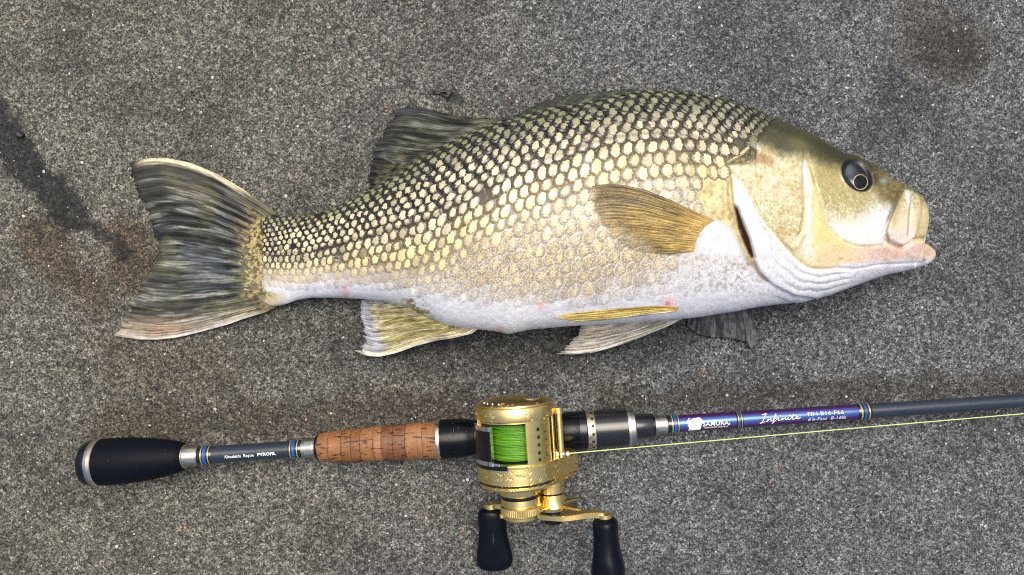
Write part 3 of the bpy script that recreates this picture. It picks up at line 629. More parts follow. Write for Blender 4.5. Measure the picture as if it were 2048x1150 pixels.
def build_scales():
    rings = [0, .40, .62, .80, 1.0]; nseg = 9
    th = np.linspace(0, 2 * np.pi, nseg, endpoint=False)
    lu, la, lr = [0.], [0.], [0.]
    for r in rings[1:]:
        for t in th:
            lu.append(r * math.cos(t)); la.append(r * math.sin(t)); lr.append(r)
    lu, la, lr = map(np.array, (lu, la, lr))
    fc = [(0, 1 + (k + 1) % nseg, 1 + k) for k in range(nseg)]
    for q in range(3):
        b = 1 + q * nseg
        for k in range(nseg): a, c = b + k, b + (k + 1) % nseg; fc.append((a, c, c + nseg, a + nseg))
    dfun = [(478, 9.5), (545, 11.5), (620, 14), (800, 18), (1000, 21), (1250, 23.5), (1400, 21.5), (1480, 17), (1560, 12)]
    us = [520.0]                                           # half steps along the body
    while us[-1] < 1560: us.append(us[-1] + .5 * float(herm(dfun, np.array(us[-1]))))
    items = []
    for j, u in enumerate(us):
        d = float(herm(dfun, np.array(u))); i = np.clip(np.searchsorted(UG, u), 0, len(UG) - 1); amin, amax = ARC[i, 0], ARC[i, -1]
        for k in range(-26, 34):
            if (k + j) % 2: continue
            a = k * d if k > 0 else k * d * .80
            if a > amin + d * .1 and a < amax - d * .1: items.append((u, a, d, 1.0 if k > 0 else .84))
    items = np.array(items); P0, _ = surf(items[:, 0], items[:, 1]); px, py = proj(P0)
    nogo = pmask(px, py, HEAD, 2) > .2
    nogo |= pmask(px, py, [(1428, 350), (1462, 342), (1476, 420), (1514, 520), (1540, 600), (1385, 600), (1350, 545), (1372, 512), (1374, 455), (1396, 428), (1400, 415), (1395, 380)], 2) > .5
    nogo |= pmask(px, py, FLAP, 3) > .3
    nogo |= (py > herm(W2, px) - 4) | (px < 527) | (rng.random(len(px)) < .012)
    items = items[~nogo]; px, py = px[~nogo], py[~nogo]
    n = len(items); jit = rng.normal(0, 1, (n, 4))
    U, A, D, HS = items.T; m = len(lu)
    e = py - LL(px)
    w1 = herm(W1, px); fade = sstep(w1 + 8, herm(W2, px), py)
    # each scale reaches back (towards the tail, smaller u) over the next one
    sw = (.70 + .035 * jit[:, 0]) * HS; sl_ = .66 + .03 * jit[:, 1]
    egg = 1 + .15 * lu
    uu = U[:, None] + D[:, None] * (sl_[:, None] * lu[None] - .05) + D[:, None] * .075 * jit[:, 2:3]
    aa = A[:, None] + D[:, None] * (sw[:, None] * (la * egg)[None] + .055 * jit[:, 1:2])
    P, N = surf(uu.ravel(), aa.ravel())
    lift = (.13 - .085 * lu - .08 * lr ** 2 - .05 * np.where(lr > .9, 1, 0))[None] * D[:, None] * (1 - .75 * fade)[:, None] * (1 - .55 * sstep(40, 140, e))[:, None]
    P = P + N * lift.ravel()[:, None]; qx, qy = proj(P)
    cc = centre_col(np.repeat(px, m), np.repeat(py, m)); bc = border_col(qx, qy)
    hv = np.repeat(jit[:, 3], m)
    cc = cc * ((.90 + .15 * hv) * (1 + .16 * np.tile(lu, n)))[:, None]; cc = mixc(cc, lin(96, 92, 58), .8 * np.repeat(gauss(pdist(px, py, [(1560, 225), (1530, 262), (1505, 290)]), 26), m))  # centres painted brighter towards the head, imitating directional shading
    cc = mixc(cc, lin(186, 178, 170), .35 * np.repeat((rng.random(n) < .3) * sstep(-60, 0, e), m))
    low = np.repeat(sstep(50, 150, e), m); dark = np.repeat(sstep(35, -35, e), m)
    rr = np.tile(lr, n); back = np.tile(lu, n); nz = fbm(qx / 5, qy / 5, 2, 55)
    cut = .62 - .12 * dark - .18 * low - .05 * back + np.repeat(.06 * jit[:, 0], m)
    re = np.hypot(back * 1.20, np.tile(la, n) * .84); light = np.clip(.5 + (cut - re) * 1.35, 0, 1)
    ll = gauss(qy - LL(qx), 2.6) * sstep(1490, 1440, qx)
    bc = mixc(bc, lin(60, 54, 40), .6 * ll); cc = mixc(cc, lin(84, 76, 54), .62 * ll)          # lateral line
    bc = mixc(bc, lin(226, 223, 218), .7 * low * ((rr > .9) & (back < .35))); bc = mixc(bc, lin(150, 138, 116), .5 * low * (rr < .9) * np.repeat(1 - fade, m))                  # pale net low on the flank
    bc, cc = marks(bc, qx, qy), marks(cc, qx, qy)
    P = P.reshape(n, m, 3); bc = np.c_[bc, light].reshape(n, m, 4); cc = np.c_[cc, np.maximum(low * .9, .12)].reshape(n, m, 4)
    # the scales that show largest become parts of their own, the rest one mesh
    q = np.stack([qx, qy], -1).reshape(n, m, 2); area = np.ptp(q[..., 0], axis=1) * np.ptp(q[..., 1], axis=1)
    hidden = pmask(px, py, [(1428, 439), (1366, 411), (1292, 380), (1218, 368), (1166, 379), (1183, 441), (1248, 491), (1340, 506), (1391, 500)], 2) > .5
    area = np.where(hidden, 0, area); order = np.argsort(-area); big = set(order[:300].tolist())
    for k in order[:300]: make('scale', P[k], fc, M['scale'], body, col=bc[k], col2=cc[k])
    V, F, cl, cl2 = [], [], [], []; b = 0
    for k in range(n):
        if k in big: continue
        V.append(P[k]); cl.append(bc[k]); cl2.append(cc[k]); F += [tuple(x + b for x in f) for f in fc]; b += m
    o = make('scales', np.concatenate(V), F, M['scale'], body, col=np.concatenate(cl), col2=np.concatenate(cl2)); o['kind'] = 'stuff'
    print('scales', n)
build_scales()

def fin(name, base, end, side0, side1, zf, nrays, colf, label=None, nr=60, na=120, ridge=.8, th=.7, rag=.03, raywid=.22, rays=True, seed=1, bend=0.0):
    b, e = curve(base, na), curve(end, na); s0, s1 = curve(side0, nr), curve(side1, nr)
    a = np.linspace(0, 1, na); r = np.linspace(0, 1, nr)
    def patch(R, A):
        def at(c, t, n): i = t * (n - 1); k = np.clip(i.astype(int), 0, n - 2); f = (i - k)[..., None]; return c[k] * (1 - f) + c[k + 1] * f
        R_, A_ = R[..., None], A[..., None]
        P = (1 - R_) * at(b, A, na) + R_ * at(e, A, na) + (1 - A_) * at(s0, R, nr) + A_ * at(s1, R, nr)
        return P - ((1 - R_) * (1 - A_) * b[0] + (1 - R_) * A_ * b[-1] + R_ * (1 - A_) * e[0] + R_ * A_ * e[-1])
    Rg, Ag = np.meshgrid(r, a, indexing='ij')
    edge = 1 - rag * (vnoise(a * nrays * 2.3, a * 0 + seed, seed) + .6 * vnoise(a * nrays * 6, a * 0, seed + 1)) * sstep(0, .06, a) * sstep(1, .94, a)
    Rr = Rg * edge[None]
    P = patch(Rr, Ag); z = zf(Rr, Ag, P[..., 0], P[..., 1])
    z = z + bend * np.sin(Rr * 4 + Ag * 9 + seed) * Rr
    hz = ridge * np.abs(np.sin(np.pi * nrays * Ag)) ** .7 * sstep(0, .1, Rr)
    tt = th * (1.15 - .75 * Rr)
    top = W(P[..., 0], P[..., 1], z + tt + hz); bot = W(P[..., 0], P[..., 1], z - tt)
    col = colf(Rr.ravel(), Ag.ravel(), P[..., 0].ravel(), P[..., 1].ravel()); n = nr * na
    F1 = grid_faces(nr, na); F2 = grid_faces(nr, na, n)[:, ::-1]
    rim = [j for j in range(na)] + [i * na + na - 1 for i in range(1, nr)] + [(nr - 1) * na + j for j in range(na - 2, -1, -1)] + [i * na for i in range(nr - 2, 0, -1)]
    rim = np.array(rim); rn = np.roll(rim, -1); F3 = np.stack([rim, rim + n, rn + n, rn], -1)
    fo = make(name, np.r_[top.reshape(-1, 3), bot.reshape(-1, 3)], np.r_[F1[:, ::-1], F2[:, ::-1], F3[:, ::-1]], M['fin'], fish, col=np.r_[col, col], label=label, uv=np.tile(np.stack([Rr.ravel(), Ag.ravel() * nrays], -1), (2, 1)))
    if rays:
        m = 26; rr = np.linspace(.02, .965, m); pr = np.random.default_rng(seed)
        for k in range(nrays):
            a0 = (k + .5) / nrays + pr.normal(0, .06) / nrays; aw = raywid / nrays
            wob = a0 + .10 / nrays * np.sin(rr * 7 + k * 2.1)
            rl = rr * (1 - rag * pr.random())
            Vs = []; cs = []; us = []
            for s, hh in ((-1, -.2), (-.5, 1.0), (.5, 1.0), (1, -.2)):
                A = np.clip(wob + s * aw * (1 - .35 * rr), 0, 1); Q = patch(rl, A); zz = zf(rl, A, Q[:, 0], Q[:, 1]) + bend * np.sin(rl * 4 + A * 9 + seed) * rl
                Vs.append(W(Q[:, 0], Q[:, 1], zz + th * (1.15 - .75 * rl) + ridge * (.75 + hh * (1 - .5 * rr)))); cs.append(colf(rl, A, Q[:, 0], Q[:, 1], True)); us.append(np.stack([rl, A * nrays + .3], -1))
            V = np.stack(Vs, 1).reshape(-1, 3); cl = np.stack(cs, 1).reshape(-1, 4)
            make('ray', V, grid_faces(m, 4)[:, ::-1], M['ray'], fo, col=cl, uv=np.stack(us, 1).reshape(-1, 2))
    return fo
def rgba(c, a): return np.c_[np.clip(c, 0, 1), np.broadcast_to(a, (len(c),))]
def full(c, n): return np.tile(lin(*c), (n, 1))

def tail_col(r, a, px, py, ray=False):
    n = len(r); w = a + .02 * (fbm(r * 5, a * 8, 2, 51) - .5)
    st = fbm(w * 46, r * 3.2, 3, 41); st2 = fbm(w * 90, r * 5, 2, 44); bl = fbm(w * 6, r * 4, 3, 47)
    c = full((44, 45, 38), n); c = mixc(c, lin(66, 74, 68), sstep(.25, .5, a)); c = mixc(c, lin(76, 78, 70), sstep(.55, .8, a))
    c = mixc(c, lin(116, 112, 92), sstep(.80, .95, a)); c = mixc(c, lin(98, 106, 92), .5 * sstep(.45, .1, r) * sstep(.2, .45, a))
    c = mixc(c, lin(16, 18, 15), .92 * sstep(.49, .60, st) * (1 - .55 * sstep(.75, .95, a))); c = mixc(c, lin(150, 152, 146), .62 * sstep(.46, .32, st) * sstep(.1, .3, r) * sstep(0.02, .12, a))
    c = mixc(c, lin(96, 92, 62), .45 * sstep(.5, .7, bl)); c = mixc(c, lin(70, 80, 96), .4 * sstep(.5, .35, bl) * sstep(.3, .5, a) * sstep(.8, .6, a))
    c = mixc(c, lin(20, 20, 18), .75 * sstep(.52, .68, st2)); c = mixc(c, lin(26, 25, 26), .8 * sstep(.82, .98, r) * sstep(.42, .2, a)); c = mixc(c, lin(40, 40, 40), .5 * sstep(.85, 1, r) * sstep(.4, .5, a) * sstep(.75, .65, a))
    c = mixc(c, lin(208, 204, 170), .95 * sstep(.042, .012, a) * sstep(.12, .3, r) * sstep(.98, .85, r)); c = mixc(c, lin(96, 92, 66), .8 * sstep(.075, .03, a) * sstep(.35, .1, r))
    c = mixc(c, lin(212, 208, 200), .85 * sstep(.945, .985, a)); c = mixc(c, lin(176, 110, 80), .5 * gauss(np.hypot((r - .72) / .16, (a - .95) / .045), 1))
    c = mixc(c, lin(176, 166, 144), .35 * sstep(.86, .95, a))
    c = mixc(c, mixc(full((150, 136, 88), n), lin(66, 60, 38), sstep(.45, .6, fbm(px / 6, py / 6, 3, 1))), .9 * sstep(.22, .06, r + (st - .5) * .35) * sstep(.04, .12, a))
    if ray: c = mixc(c, lin(112, 112, 100), .14)
    return rgba(c, 1.0)
fin('tail_fin', [(556, 427), (524, 452), (508, 485), (504, 525), (510, 565), (528, 592), (560, 608)],
    [(259, 327), (257, 345), (258, 360), (268, 390), (284, 415), (295, 444), (306, 474), (317, 506), (302, 528), (284, 550), (269, 583), (255, 609), (244, 638), (228, 671)],
    [(556, 427), (536, 412), (492, 382), (437, 349), (383, 326), (328, 315), (290, 317), (259, 327)], [(560, 608), (536, 623), (492, 636), (456, 649), (405, 663), (353, 676), (310, 680), (273, 679), (228, 671)],
    lambda r, a, x, y: 15 - 9 * sstep(0, .6, r) + 7 * np.sin(a * 9) * r * (1 - a) + 4 * r, 19, tail_col, 'dark grey tail fin with pale upper and lower margins', nr=90, na=280, rag=.04, bend=1.2, seed=3)

def dors_col(r, a, px, py, ray=False):
    n = len(r); st = fbm(a * 30, r * 2.5, 3, 61); bl = fbm(a * 8, r * 5, 3, 63)
    c = full((60, 60, 52), n); c = mixc(c, lin(104, 108, 100), .7 * sstep(.50, .34, st)); c = mixc(c, lin(24, 24, 22), .9 * sstep(.52, .66, st))
    c = mixc(c, lin(112, 108, 78), .4 * sstep(.5, .7, bl)); c = mixc(c, lin(24, 22, 26), .9 * sstep(.62, .92, r + (bl - .5) * .4)); c = mixc(c, lin(44, 44, 38), .7 * sstep(.15, 0, r))
    c = mixc(c, lin(60, 58, 76), .5 * sstep(.9, .98, a) * sstep(.5, .8, r))
    if ray: c = mixc(c, lin(112, 112, 100), .2)
    return rgba(c, 1.0)
def zd(z0, z1): return lambda r, a, x, y: z0 + (z1 - z0) * r
fin('soft_dorsal_fin', [(758, 392), (800, 358), (850, 324), (900, 298), (950, 274), (1017, 250)], [(739, 378), (737, 355), (737, 336), (741, 316), (746, 294), (756, 275), (763, 258), (778, 240), (785, 220)],
    [(758, 392), (749, 383), (739, 378)], [(1017, 250), (990, 237), (976, 236), (920, 233), (883, 225), (846, 216), (815, 214), (785, 220)],
    lambda r, a, x, y: (np.interp(x, [740, 1020], [55, 92])) * (1 - .72 * sstep(0, 1, r)), 12, dors_col, 'dark grey rear dorsal fin with black ragged edge', rag=.06, bend=2, ridge=1.2, seed=5)
def spd_col(r, a, px, py, ray=False):
    n = len(r); st = fbm((a * 1.0 - r * .12) * 22, r * 2, 3, 71); c = full((46, 50, 39), n); c = mixc(c, lin(84, 90, 76), .7 * sstep(.5, .35, st)); c = mixc(c, lin(34, 36, 34), .75 * sstep(.52, .64, st))
    c = mixc(c, lin(36, 38, 30), .8 * sstep(.72, .95, r)); c = mixc(c, lin(46, 48, 38), .7 * sstep(.75, .95, a))
    return rgba(c, 1.0)
fin('spiny_dorsal_fin', [(1000, 256), (1050, 241), (1100, 227), (1150, 218), (1190, 211), (1254, 196), (1300, 192), (1350, 193)], [(990, 239), (1030, 229), (1060, 213), (1100, 196), (1150, 187), (1200, 182), (1250, 177), (1300, 179), (1345, 185)],
    [(1000, 256), (990, 239)], [(1350, 193), (1345, 185)], lambda r, a, x, y: 96 - 10 * r, 9, spd_col, 'low folded olive front dorsal fin along the back', nr=24, na=160, rag=.1, ridge=1.5, th=1.0, raywid=.1, seed=6)
def anal_col(r, a, px, py, ray=False):
    n = len(r); st = fbm(a * 34, r * 2.5, 3, 81); bl = fbm(a * 5, r * 4, 2, 84)
    c = full((196, 186, 140), n); c = mixc(c, lin(150, 138, 66), .75 * sstep(.15, .4, a) * sstep(.95, .7, a) * sstep(.85, .6, r)); c = mixc(c, lin(98, 90, 56), .6 * sstep(.5, .66, st) * sstep(.05, .2, a))
    c = mixc(c, lin(206, 200, 178), .45 * sstep(.5, .36, st)); c = mixc(c, lin(140, 146, 162), .85 * sstep(.70, .86, r + (bl - .5) * .15) * (1 - .6 * sstep(.85, 1, a))); c = mixc(c, lin(188, 192, 196), .7 * sstep(.16, .02, a))
    c = mixc(c, lin(226, 220, 206), .75 * sstep(.9, .97, a)); c = mixc(c, lin(120, 100, 50), .6 * sstep(.12, 0, r) * sstep(.5, .2, a)); c = mixc(c, lin(90, 88, 100), .5 * sstep(.96, 1, r))
    if ray: c = mixc(c, lin(210, 204, 170), .2)
    return rgba(c, 1.0)
fin('anal_fin', [(800, 596), (825, 612), (850, 628), (900, 648), (957, 657)], [(722, 600), (717, 612), (719, 633), (726, 657), (723, 683), (709, 701)], [(800, 596), (760, 597), (722, 600)],
    [(957, 657), (945, 667), (904, 677), (873, 681), (826, 694), (790, 707), (758, 714), (730, 711), (709, 701)], lambda r, a, x, y: np.interp(x, [740, 960], [58, 90]) * (1 - .78 * sstep(0, .9, r)) + 3, 11, anal_col, 'pale yellow and grey anal fin', rag=.04, bend=1.5, ridge=1.2, seed=8)
def pel2_col(r, a, px, py, ray=False):
    n = len(r); st = fbm(a * 26, r * 2.5, 3, 91); bl = fbm(a * 4, r * 4, 2, 93)
    c = full((208, 202, 186), n); c = mixc(c, lin(186, 170, 104), .5 * sstep(.45, .6, bl)); c = mixc(c, lin(112, 108, 122), .7 * gauss(np.hypot((r - .45) / .25, (a - .5) / .3), 1) * sstep(.4, .6, st + .05)); c = mixc(c, lin(140, 128, 96), .5 * sstep(.54, .68, st))
    c = mixc(c, lin(226, 224, 220), .8 * sstep(.86, .96, a)); c = mixc(c, lin(150, 150, 166), .6 * sstep(.88, 1, r)); c = mixc(c, lin(232, 232, 236), .8 * sstep(.2, 0, r))
    if ray: c = mixc(c, lin(220, 214, 196), .25)
    return rgba(c, 1.0)
fin('pelvic_fin', [(1350, 624), (1358, 631), (1368, 637)], [(1159, 648), (1151, 670), (1133, 688), (1113, 708)], [(1350, 624), (1265, 636), (1199, 643), (1159, 648)],
    [(1368, 637), (1330, 655), (1291, 671), (1243, 689), (1217, 697), (1185, 706), (1146, 709), (1113, 708)], lambda r, a, x, y: (88 - 30 * a) * (1 - .8 * sstep(0, 1, r) * (.3 + .7 * a)) + 4, 8, pel2_col, 'grey white pelvic fin spread below the belly', rag=.03, bend=1.5, ridge=1.1, seed=9)
def pel1_col(r, a, px, py, ray=False):
    n = len(r); st = fbm(a * 16, r * 3, 2, 95); c = full((222, 196, 118), n); c = mixc(c, lin(120, 100, 52), .75 * sstep(.5, .12, a) * sstep(.65, .3, r) * sstep(.05, .2, r)); c = mixc(c, lin(236, 228, 200), .7 * sstep(.6, .9, a) * sstep(.6, .2, r))
    c = mixc(c, lin(150, 126, 62), .5 * sstep(.55, .68, st)); c = mixc(c, lin(240, 238, 232), .6 * sstep(.9, 1, r))
    return rgba(c, 1.0)
P1 = ([(1357, 614), (1356, 618), (1354, 623)], [(1108, 632), (1106, 634), (1110, 636)], [(1357, 614), (1304, 612), (1238, 617), (1159, 624), (1108, 632)], [(1354, 623), (1265, 634), (1199, 641), (1154, 643), (1125, 638), (1110, 636)])
def zp1(r, a, x, y):
    return np.clip(surf_z(np.ravel(x), np.ravel(y)).reshape(np.shape(x)), 88, 200) + 2.5
fin('pelvic_fin', *P1, zp1, 5, pel1_col, 'folded yellow pelvic fin pressed against the belly', nr=60, na=24, rag=.01, ridge=1.0, seed=10, rays=True)
def pec_col(r, a, px, py, ray=False):
    n = len(r); st = fbm(a * 40, r * 2.5, 3, 101); bl = fbm(a * 5, r * 5, 3, 103)
    c = full((168, 142, 80), n); c = mixc(c, lin(98, 84, 54), .7 * sstep(.45, .15, a) * sstep(.15, .4, r)); c = mixc(c, lin(150, 138, 112), .5 * sstep(.5, .65, bl)); c = mixc(c, lin(92, 78, 48), .55 * sstep(.5, .64, st))
    c = mixc(c, lin(206, 172, 104), .9 * sstep(.24, .02, r)); c = mixc(c, lin(70, 62, 48), .7 * sstep(.06, .01, a) * sstep(.3, .5, r))
    al = np.maximum(.93 - .55 * sstep(.35, .95, r) - .5 * sstep(.35, .9, a) * sstep(.2, .6, r), .14) * sstep(1.0, .93, r + .05)
    if ray: c = mixc(c, lin(226, 204, 138), .42 * sstep(.15, .4, r)); al = al * 1.25 + .08
    return rgba(c, np.clip(al, 0, 1))
def zpec(r, a, x, y): return surf_z(np.ravel(x), np.ravel(y)).reshape(np.shape(x)) + 2.5 + 6 * np.sin(np.pi * np.clip(r, 0, 1)) * .8
fin('pectoral_fin', [(1430, 440), (1412, 451), (1398, 468), (1390, 488), (1387, 503)], [(1166, 379), (1167, 397), (1172, 420), (1183, 441), (1196, 458), (1218, 479), (1250, 496)],
    [(1430, 440), (1396, 426), (1366, 411), (1337, 398), (1292, 380), (1248, 370), (1218, 367), (1183, 371), (1166, 379)], [(1387, 503), (1340, 507), (1291, 505), (1250, 496)],
    zpec, 22, pec_col, 'translucent amber pectoral fin lying on the flank', nr=70, na=180, rag=.03, ridge=.45, th=.4, raywid=.16, seed=12)
def far_col(r, a, px, py, ray=False):
    n = len(r); st = fbm(a * 26, r * 2.5, 3, 111); c = full((66, 66, 69), n); c = mixc(c, lin(36, 35, 37), .8 * sstep(.48, .62, st)); c = mixc(c, lin(116, 116, 120), .5 * sstep(.48, .36, st)); c = mixc(c, lin(40, 40, 42), .5 * sstep(.9, 1, r))
    return rgba(c, 1.0)
fin('pectoral_fin', [(1385, 610), (1420, 604), (1460, 598), (1500, 600)], [(1373, 652), (1391, 670), (1423, 678), (1462, 680), (1491, 688), (1503, 702), (1511, 690)], [(1385, 610), (1376, 632), (1373, 652)], [(1500, 600), (1508, 638), (1513, 665), (1511, 690)],
    lambda r, a, x, y: 14 - 9 * r + 5 * a * r, 10, far_col, 'dark grey pectoral fin of the lower side, flat on the concrete', rag=.05, ridge=1.0, seed=13)

def build_eye():
    zc = float(surf_z(np.array([EYE_C[0]]), np.array([EYE_C[1]]))[0]); n, m = 26, 48
    c, s = math.cos(EYE_T), math.sin(EYE_T)
    r = np.linspace(0, 1.06, n)[:, None]; t = np.linspace(0, 2 * np.pi, m, endpoint=False)[None]
    lx, ly = EYE_A * r * np.cos(t), EYE_B * r * np.sin(t); px = EYE_C[0] + lx * c - ly * s; py = EYE_C[1] + lx * s + ly * c
    def quad(X, Y): X, Y = (X - EYE_C[0]) / 30, (Y - EYE_C[1]) / 30; return np.stack([np.ones_like(X), X, Y, X * X, X * Y, Y * Y], -1)
    fx, fy = np.meshgrid(np.arange(1684, 1748, 3.0), np.arange(328, 388, 3.0)); fx, fy = fx.ravel(), fy.ravel()
    k = np.linalg.lstsq(quad(fx, fy), surf_z(fx, fy) + 5 * sstep(1.05, .85, eye_r(fx, fy)) - 2.4 * gauss(eye_r(fx, fy) - 1.14, .10), rcond=None)[0]
    def eyez(X, Y): return quad(X, Y) @ k - 3.0 + 9.5 * np.sqrt(np.clip(1 - (eye_r(X, Y) / 1.06) ** 2, 0, 1))
    z = eyez(px, py)
    V = W(px, py, z).reshape(-1, 3); x, y = px.ravel(), py.ravel()
    col = full((34, 42, 52), len(x)); col = mixc(col, lin(92, 104, 112), .8 * gauss(np.hypot((x - 1698) / 1.3, (y - 341)), 11)); col = mixc(col, lin(60, 66, 74), .6 * gauss(np.hypot(x - 1707, y - 358), 9))  # pale cloud at upper left is a sky reflection painted into the colour
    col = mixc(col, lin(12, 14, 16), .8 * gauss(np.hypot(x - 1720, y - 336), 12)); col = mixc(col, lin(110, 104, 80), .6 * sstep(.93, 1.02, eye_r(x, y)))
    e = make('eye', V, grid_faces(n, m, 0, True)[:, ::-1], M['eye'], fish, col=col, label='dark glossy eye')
    for name, r0, r1, cc, lift in (('iris', 12.0, 15.6, (206, 180, 130), .7), ('pupil', 0, 14.0, (5, 8, 15), 1.2)):
        V = []; cl = []
        for rr in np.linspace(r0, r1, 5):
            tt = np.linspace(0, 2 * np.pi, m, endpoint=False); X = 1721 + .95 * rr * np.cos(tt); Y = 364 + rr * np.sin(tt)
            dx, dy = X - EYE_C[0], Y - EYE_C[1]; er = eye_r(X, Y)
            Z = eyez(X, Y) + lift
            V.append(W(X, Y, Z)); q = full(cc, m)
            if name == 'iris': q = mixc(q, lin(150, 116, 76), sstep(-5, 12, dx * .5 - dy))
            cl.append(q)
        make(name, np.concatenate(V), grid_faces(5, m, 0, True)[:, ::-1], M['eye'], e, col=np.concatenate(cl))
build_eye()

# ------------------------------------------------------------- the fishing rod
ZROD = 45.0; FR = (H - ZROD) / H
def rodp(x, z=ZROD): return W(x, 925 - .0665 * (x - 190), z)
RD = nrm(rodp(1200) - rodp(200)); RO = rodp(190); RN = np.cross([0, 0, 1], RD)      # RN points up in the picture
def rt(x): return float((rodp(x) - RO).dot(RD))
rod = thing('fishing_rod', 'casting rod with cork grip and violet lettered section lying below the fish', 'fishing rod', tuple(rodp(640, 0)))
def rl(name, prof, mat, parent=rod, n=56, sharp=35, label=None):
    return lathe(name, [(rt(x), r * FR) for x, r in prof], RO, RD, mat, parent, n, sharp=sharp, label=label)
bg_ = rl('butt_grip', [(204, 44.5), (206, 46), (225, 46.3), (250, 45.6), (280, 43.6), (310, 40.2), (335, 36), (355, 31), (366, 27.5), (369, 25)], M['eva'], label='black foam rear grip')
rl('butt_cap', [(171, 30), (172, 38), (175, 42), (180, 44.2), (191, 45.4), (192, 45.2)], M['black_gloss'])
rl('butt_ring', [(191, 45), (191.5, 46.2), (197, 46.6), (198, 46)], M['silver']); rl('butt_ring', [(197.5, 46), (198, 47), (203.5, 47), (204.5, 46)], M['cream_metal'])
def collar(x0, x1, r0, r1, flip):
    c = rl('winding_check', [(x0, r0 * .9), (x0 + .5, r0), (x1 - .5, r1), (x1, r1 * .9)], M['silver'], label='silver collar with cream inlays')
    A = np.linspace(0, 2 * np.pi, 6, endpoint=False) + .25
    for a in A:                                           # tapered cream inlay strips
        L = x1 - x0; xs = np.linspace(x0 + L * .25, x1 - 1.5, 8); V = []
        for x in xs:
            q = (x - xs[0]) / (xs[-1] - xs[0]); wd = .13 + .10 * (q if flip else 1 - q); r = np.interp(x, [x0, x1], [r0, r1]) + .5
            for s in (-1, 0, 1): V.append(rodp(x) + r * FR * (math.cos(a + s * wd) * np.array([0, 0, 1.]) + math.sin(a + s * wd) * -RN))
        make('inlay', V, grid_faces(8, 3), M['cream_metal'], c)
    rl('inlay_ring', [(x1 - L * .22, np.interp(x1 - L * .22, [x0, x1], [r0, r1]) + .1), (x1 - L * .21, np.interp(x1 - L * .2, [x0, x1], [r0, r1]) + .55), (x1 - L * .15, np.interp(x1 - L * .15, [x0, x1], [r0, r1]) + .55), (x1 - L * .14, np.interp(x1 - L * .14, [x0, x1], [r0, r1]) + .1)], M['cream_metal'], c)
rl('trim_ring', [(367, 20), (367.5, 23.5), (371, 23.5), (372, 21)], M['cream_metal']); collar(371, 400, 21.5, 20, True)
def wrap(x0, x1, r0, r1, bands):
    n = 9; xs = np.linspace(x0, x1, n)
    w = rl('thread_wrap', [(x, np.interp(x, [x0, x1], [r0, r1]) - 1.2 * (abs(2 * (x - x0) / (x1 - x0) - 1) ** 6) + 0) for x in xs], M['wrap_black'], sharp=60, label='black lacquered thread wrap')
    for a, b, m in bands: rl('thread_band', [(a, np.interp(a, [x0, x1], [r0, r1]) - 1), (a + .2, np.interp(a, [x0, x1], [r0, r1]) + .45), (b - .2, np.interp(b, [x0, x1], [r0, r1]) + .45), (b, np.interp(b, [x0, x1], [r0, r1]) - 1)], M[m], w)
wrap(399.5, 431, 19.6, 18.6, [(407, 409.4, 'wrap_gold'), (411.5, 417.5, 'wrap_blue'), (421, 423.4, 'wrap_gold')])
b1 = rl('blank', [(428, 18.2), (470, 17.2), (510, 16.8), (550, 17.0), (582, 17.4)], M['blank'], sharp=60, label='slate blue carbon blank behind the cork')
wrap(578, 606, 17.8, 18.2, [(583, 585.4, 'wrap_gold'), (587.5, 593.5, 'wrap_blue'), (597, 599.4, 'wrap_gold')])
collar(605.5, 633, 18.6, 20.4, False)
rl('trim_ring', [(632.5, 19), (633, 23), (637, 26), (639, 26)], M['black_gloss'])
cg = rl('cork_grip', [(638, 20), (640, 24), (873, 34), (874, 34)], M['cork'][0], label='brown cork fore grip of stacked rings')
jo = [638, 662, 688, 708, 726, 752, 768, 790, 815, 848, 874]; crs = [1, 1, 0, 0, 1, 3, 2, 2, 3, 1]
def cr_(x): return float(herm([(638, 25), (643, 28.5), (660, 30.2), (694, 32.6), (740, 34.2), (800, 35.6), (874, 37)], np.array(x)))
for k in range(10):
    a, b = jo[k], jo[k + 1]; pr = [(a + .1, cr_(a) - 1.2), (a + .5, cr_(a) - .15)] + [(x, cr_(x)) for x in np.linspace(a + 1.2, b - 1.2, 5)] + [(b - .5, cr_(b) - .15), (b - .1, cr_(b) - 1.2)]
    if k == 0: pr = [(638, 22), (638.6, 25), (640, 26.6), (643, 28.3), (650, 29.4), (661.5, 30.1), (661.9, 29.2)]
    rl('cork_ring', pr, M['cork'][crs[k]], cg, sharp=50)
rl('trim_ring', [(873.5, 34), (874, 37.4), (876, 38), (880, 38), (881.5, 37.4), (882, 34)], M['cream_metal'])
seat = rl('reel_seat', [(881.5, 36), (883, 39.5), (890, 39.8), (925, 39), (940, 36), (955, 33.5), (1000, 33), (1080, 33), (1110, 35), (1135, 38.2), (1171, 38.6), (1172, 38)], M['black_seat'], sharp=50, label='glossy black reel seat')
rl('seam_ring', [(1157, 38), (1157.4, 39.1), (1171, 39.3), (1172, 38.5)], M['black_gloss'], seat)
tr = extrude('trigger', [(985, 0), (1000, -6), (1012, -16), (1018, -28), (1010, -34), (1000, -30), (990, -18), (975, -8), (965, 0)], lambda X, Y, Z: np.stack([rodp(x, z) + RN * y for x, y, z in zip(X, Y, Z + 16)]), -9, 9, M['black_seat'], seat, 2)
lk = rl('lock_ring', [(1171.5, 37), (1172, 39.4), (1173, 40.2), (1187, 39.9), (1188.5, 39.2), (1189, 37)], M['cream_metal'], label='champagne lock ring with round holes and slanted slots')
def on_rod(x, ang, r): return rodp(x) + r * FR * (math.cos(ang) * np.array([0, 0, 1.]) + math.sin(ang) * -RN)
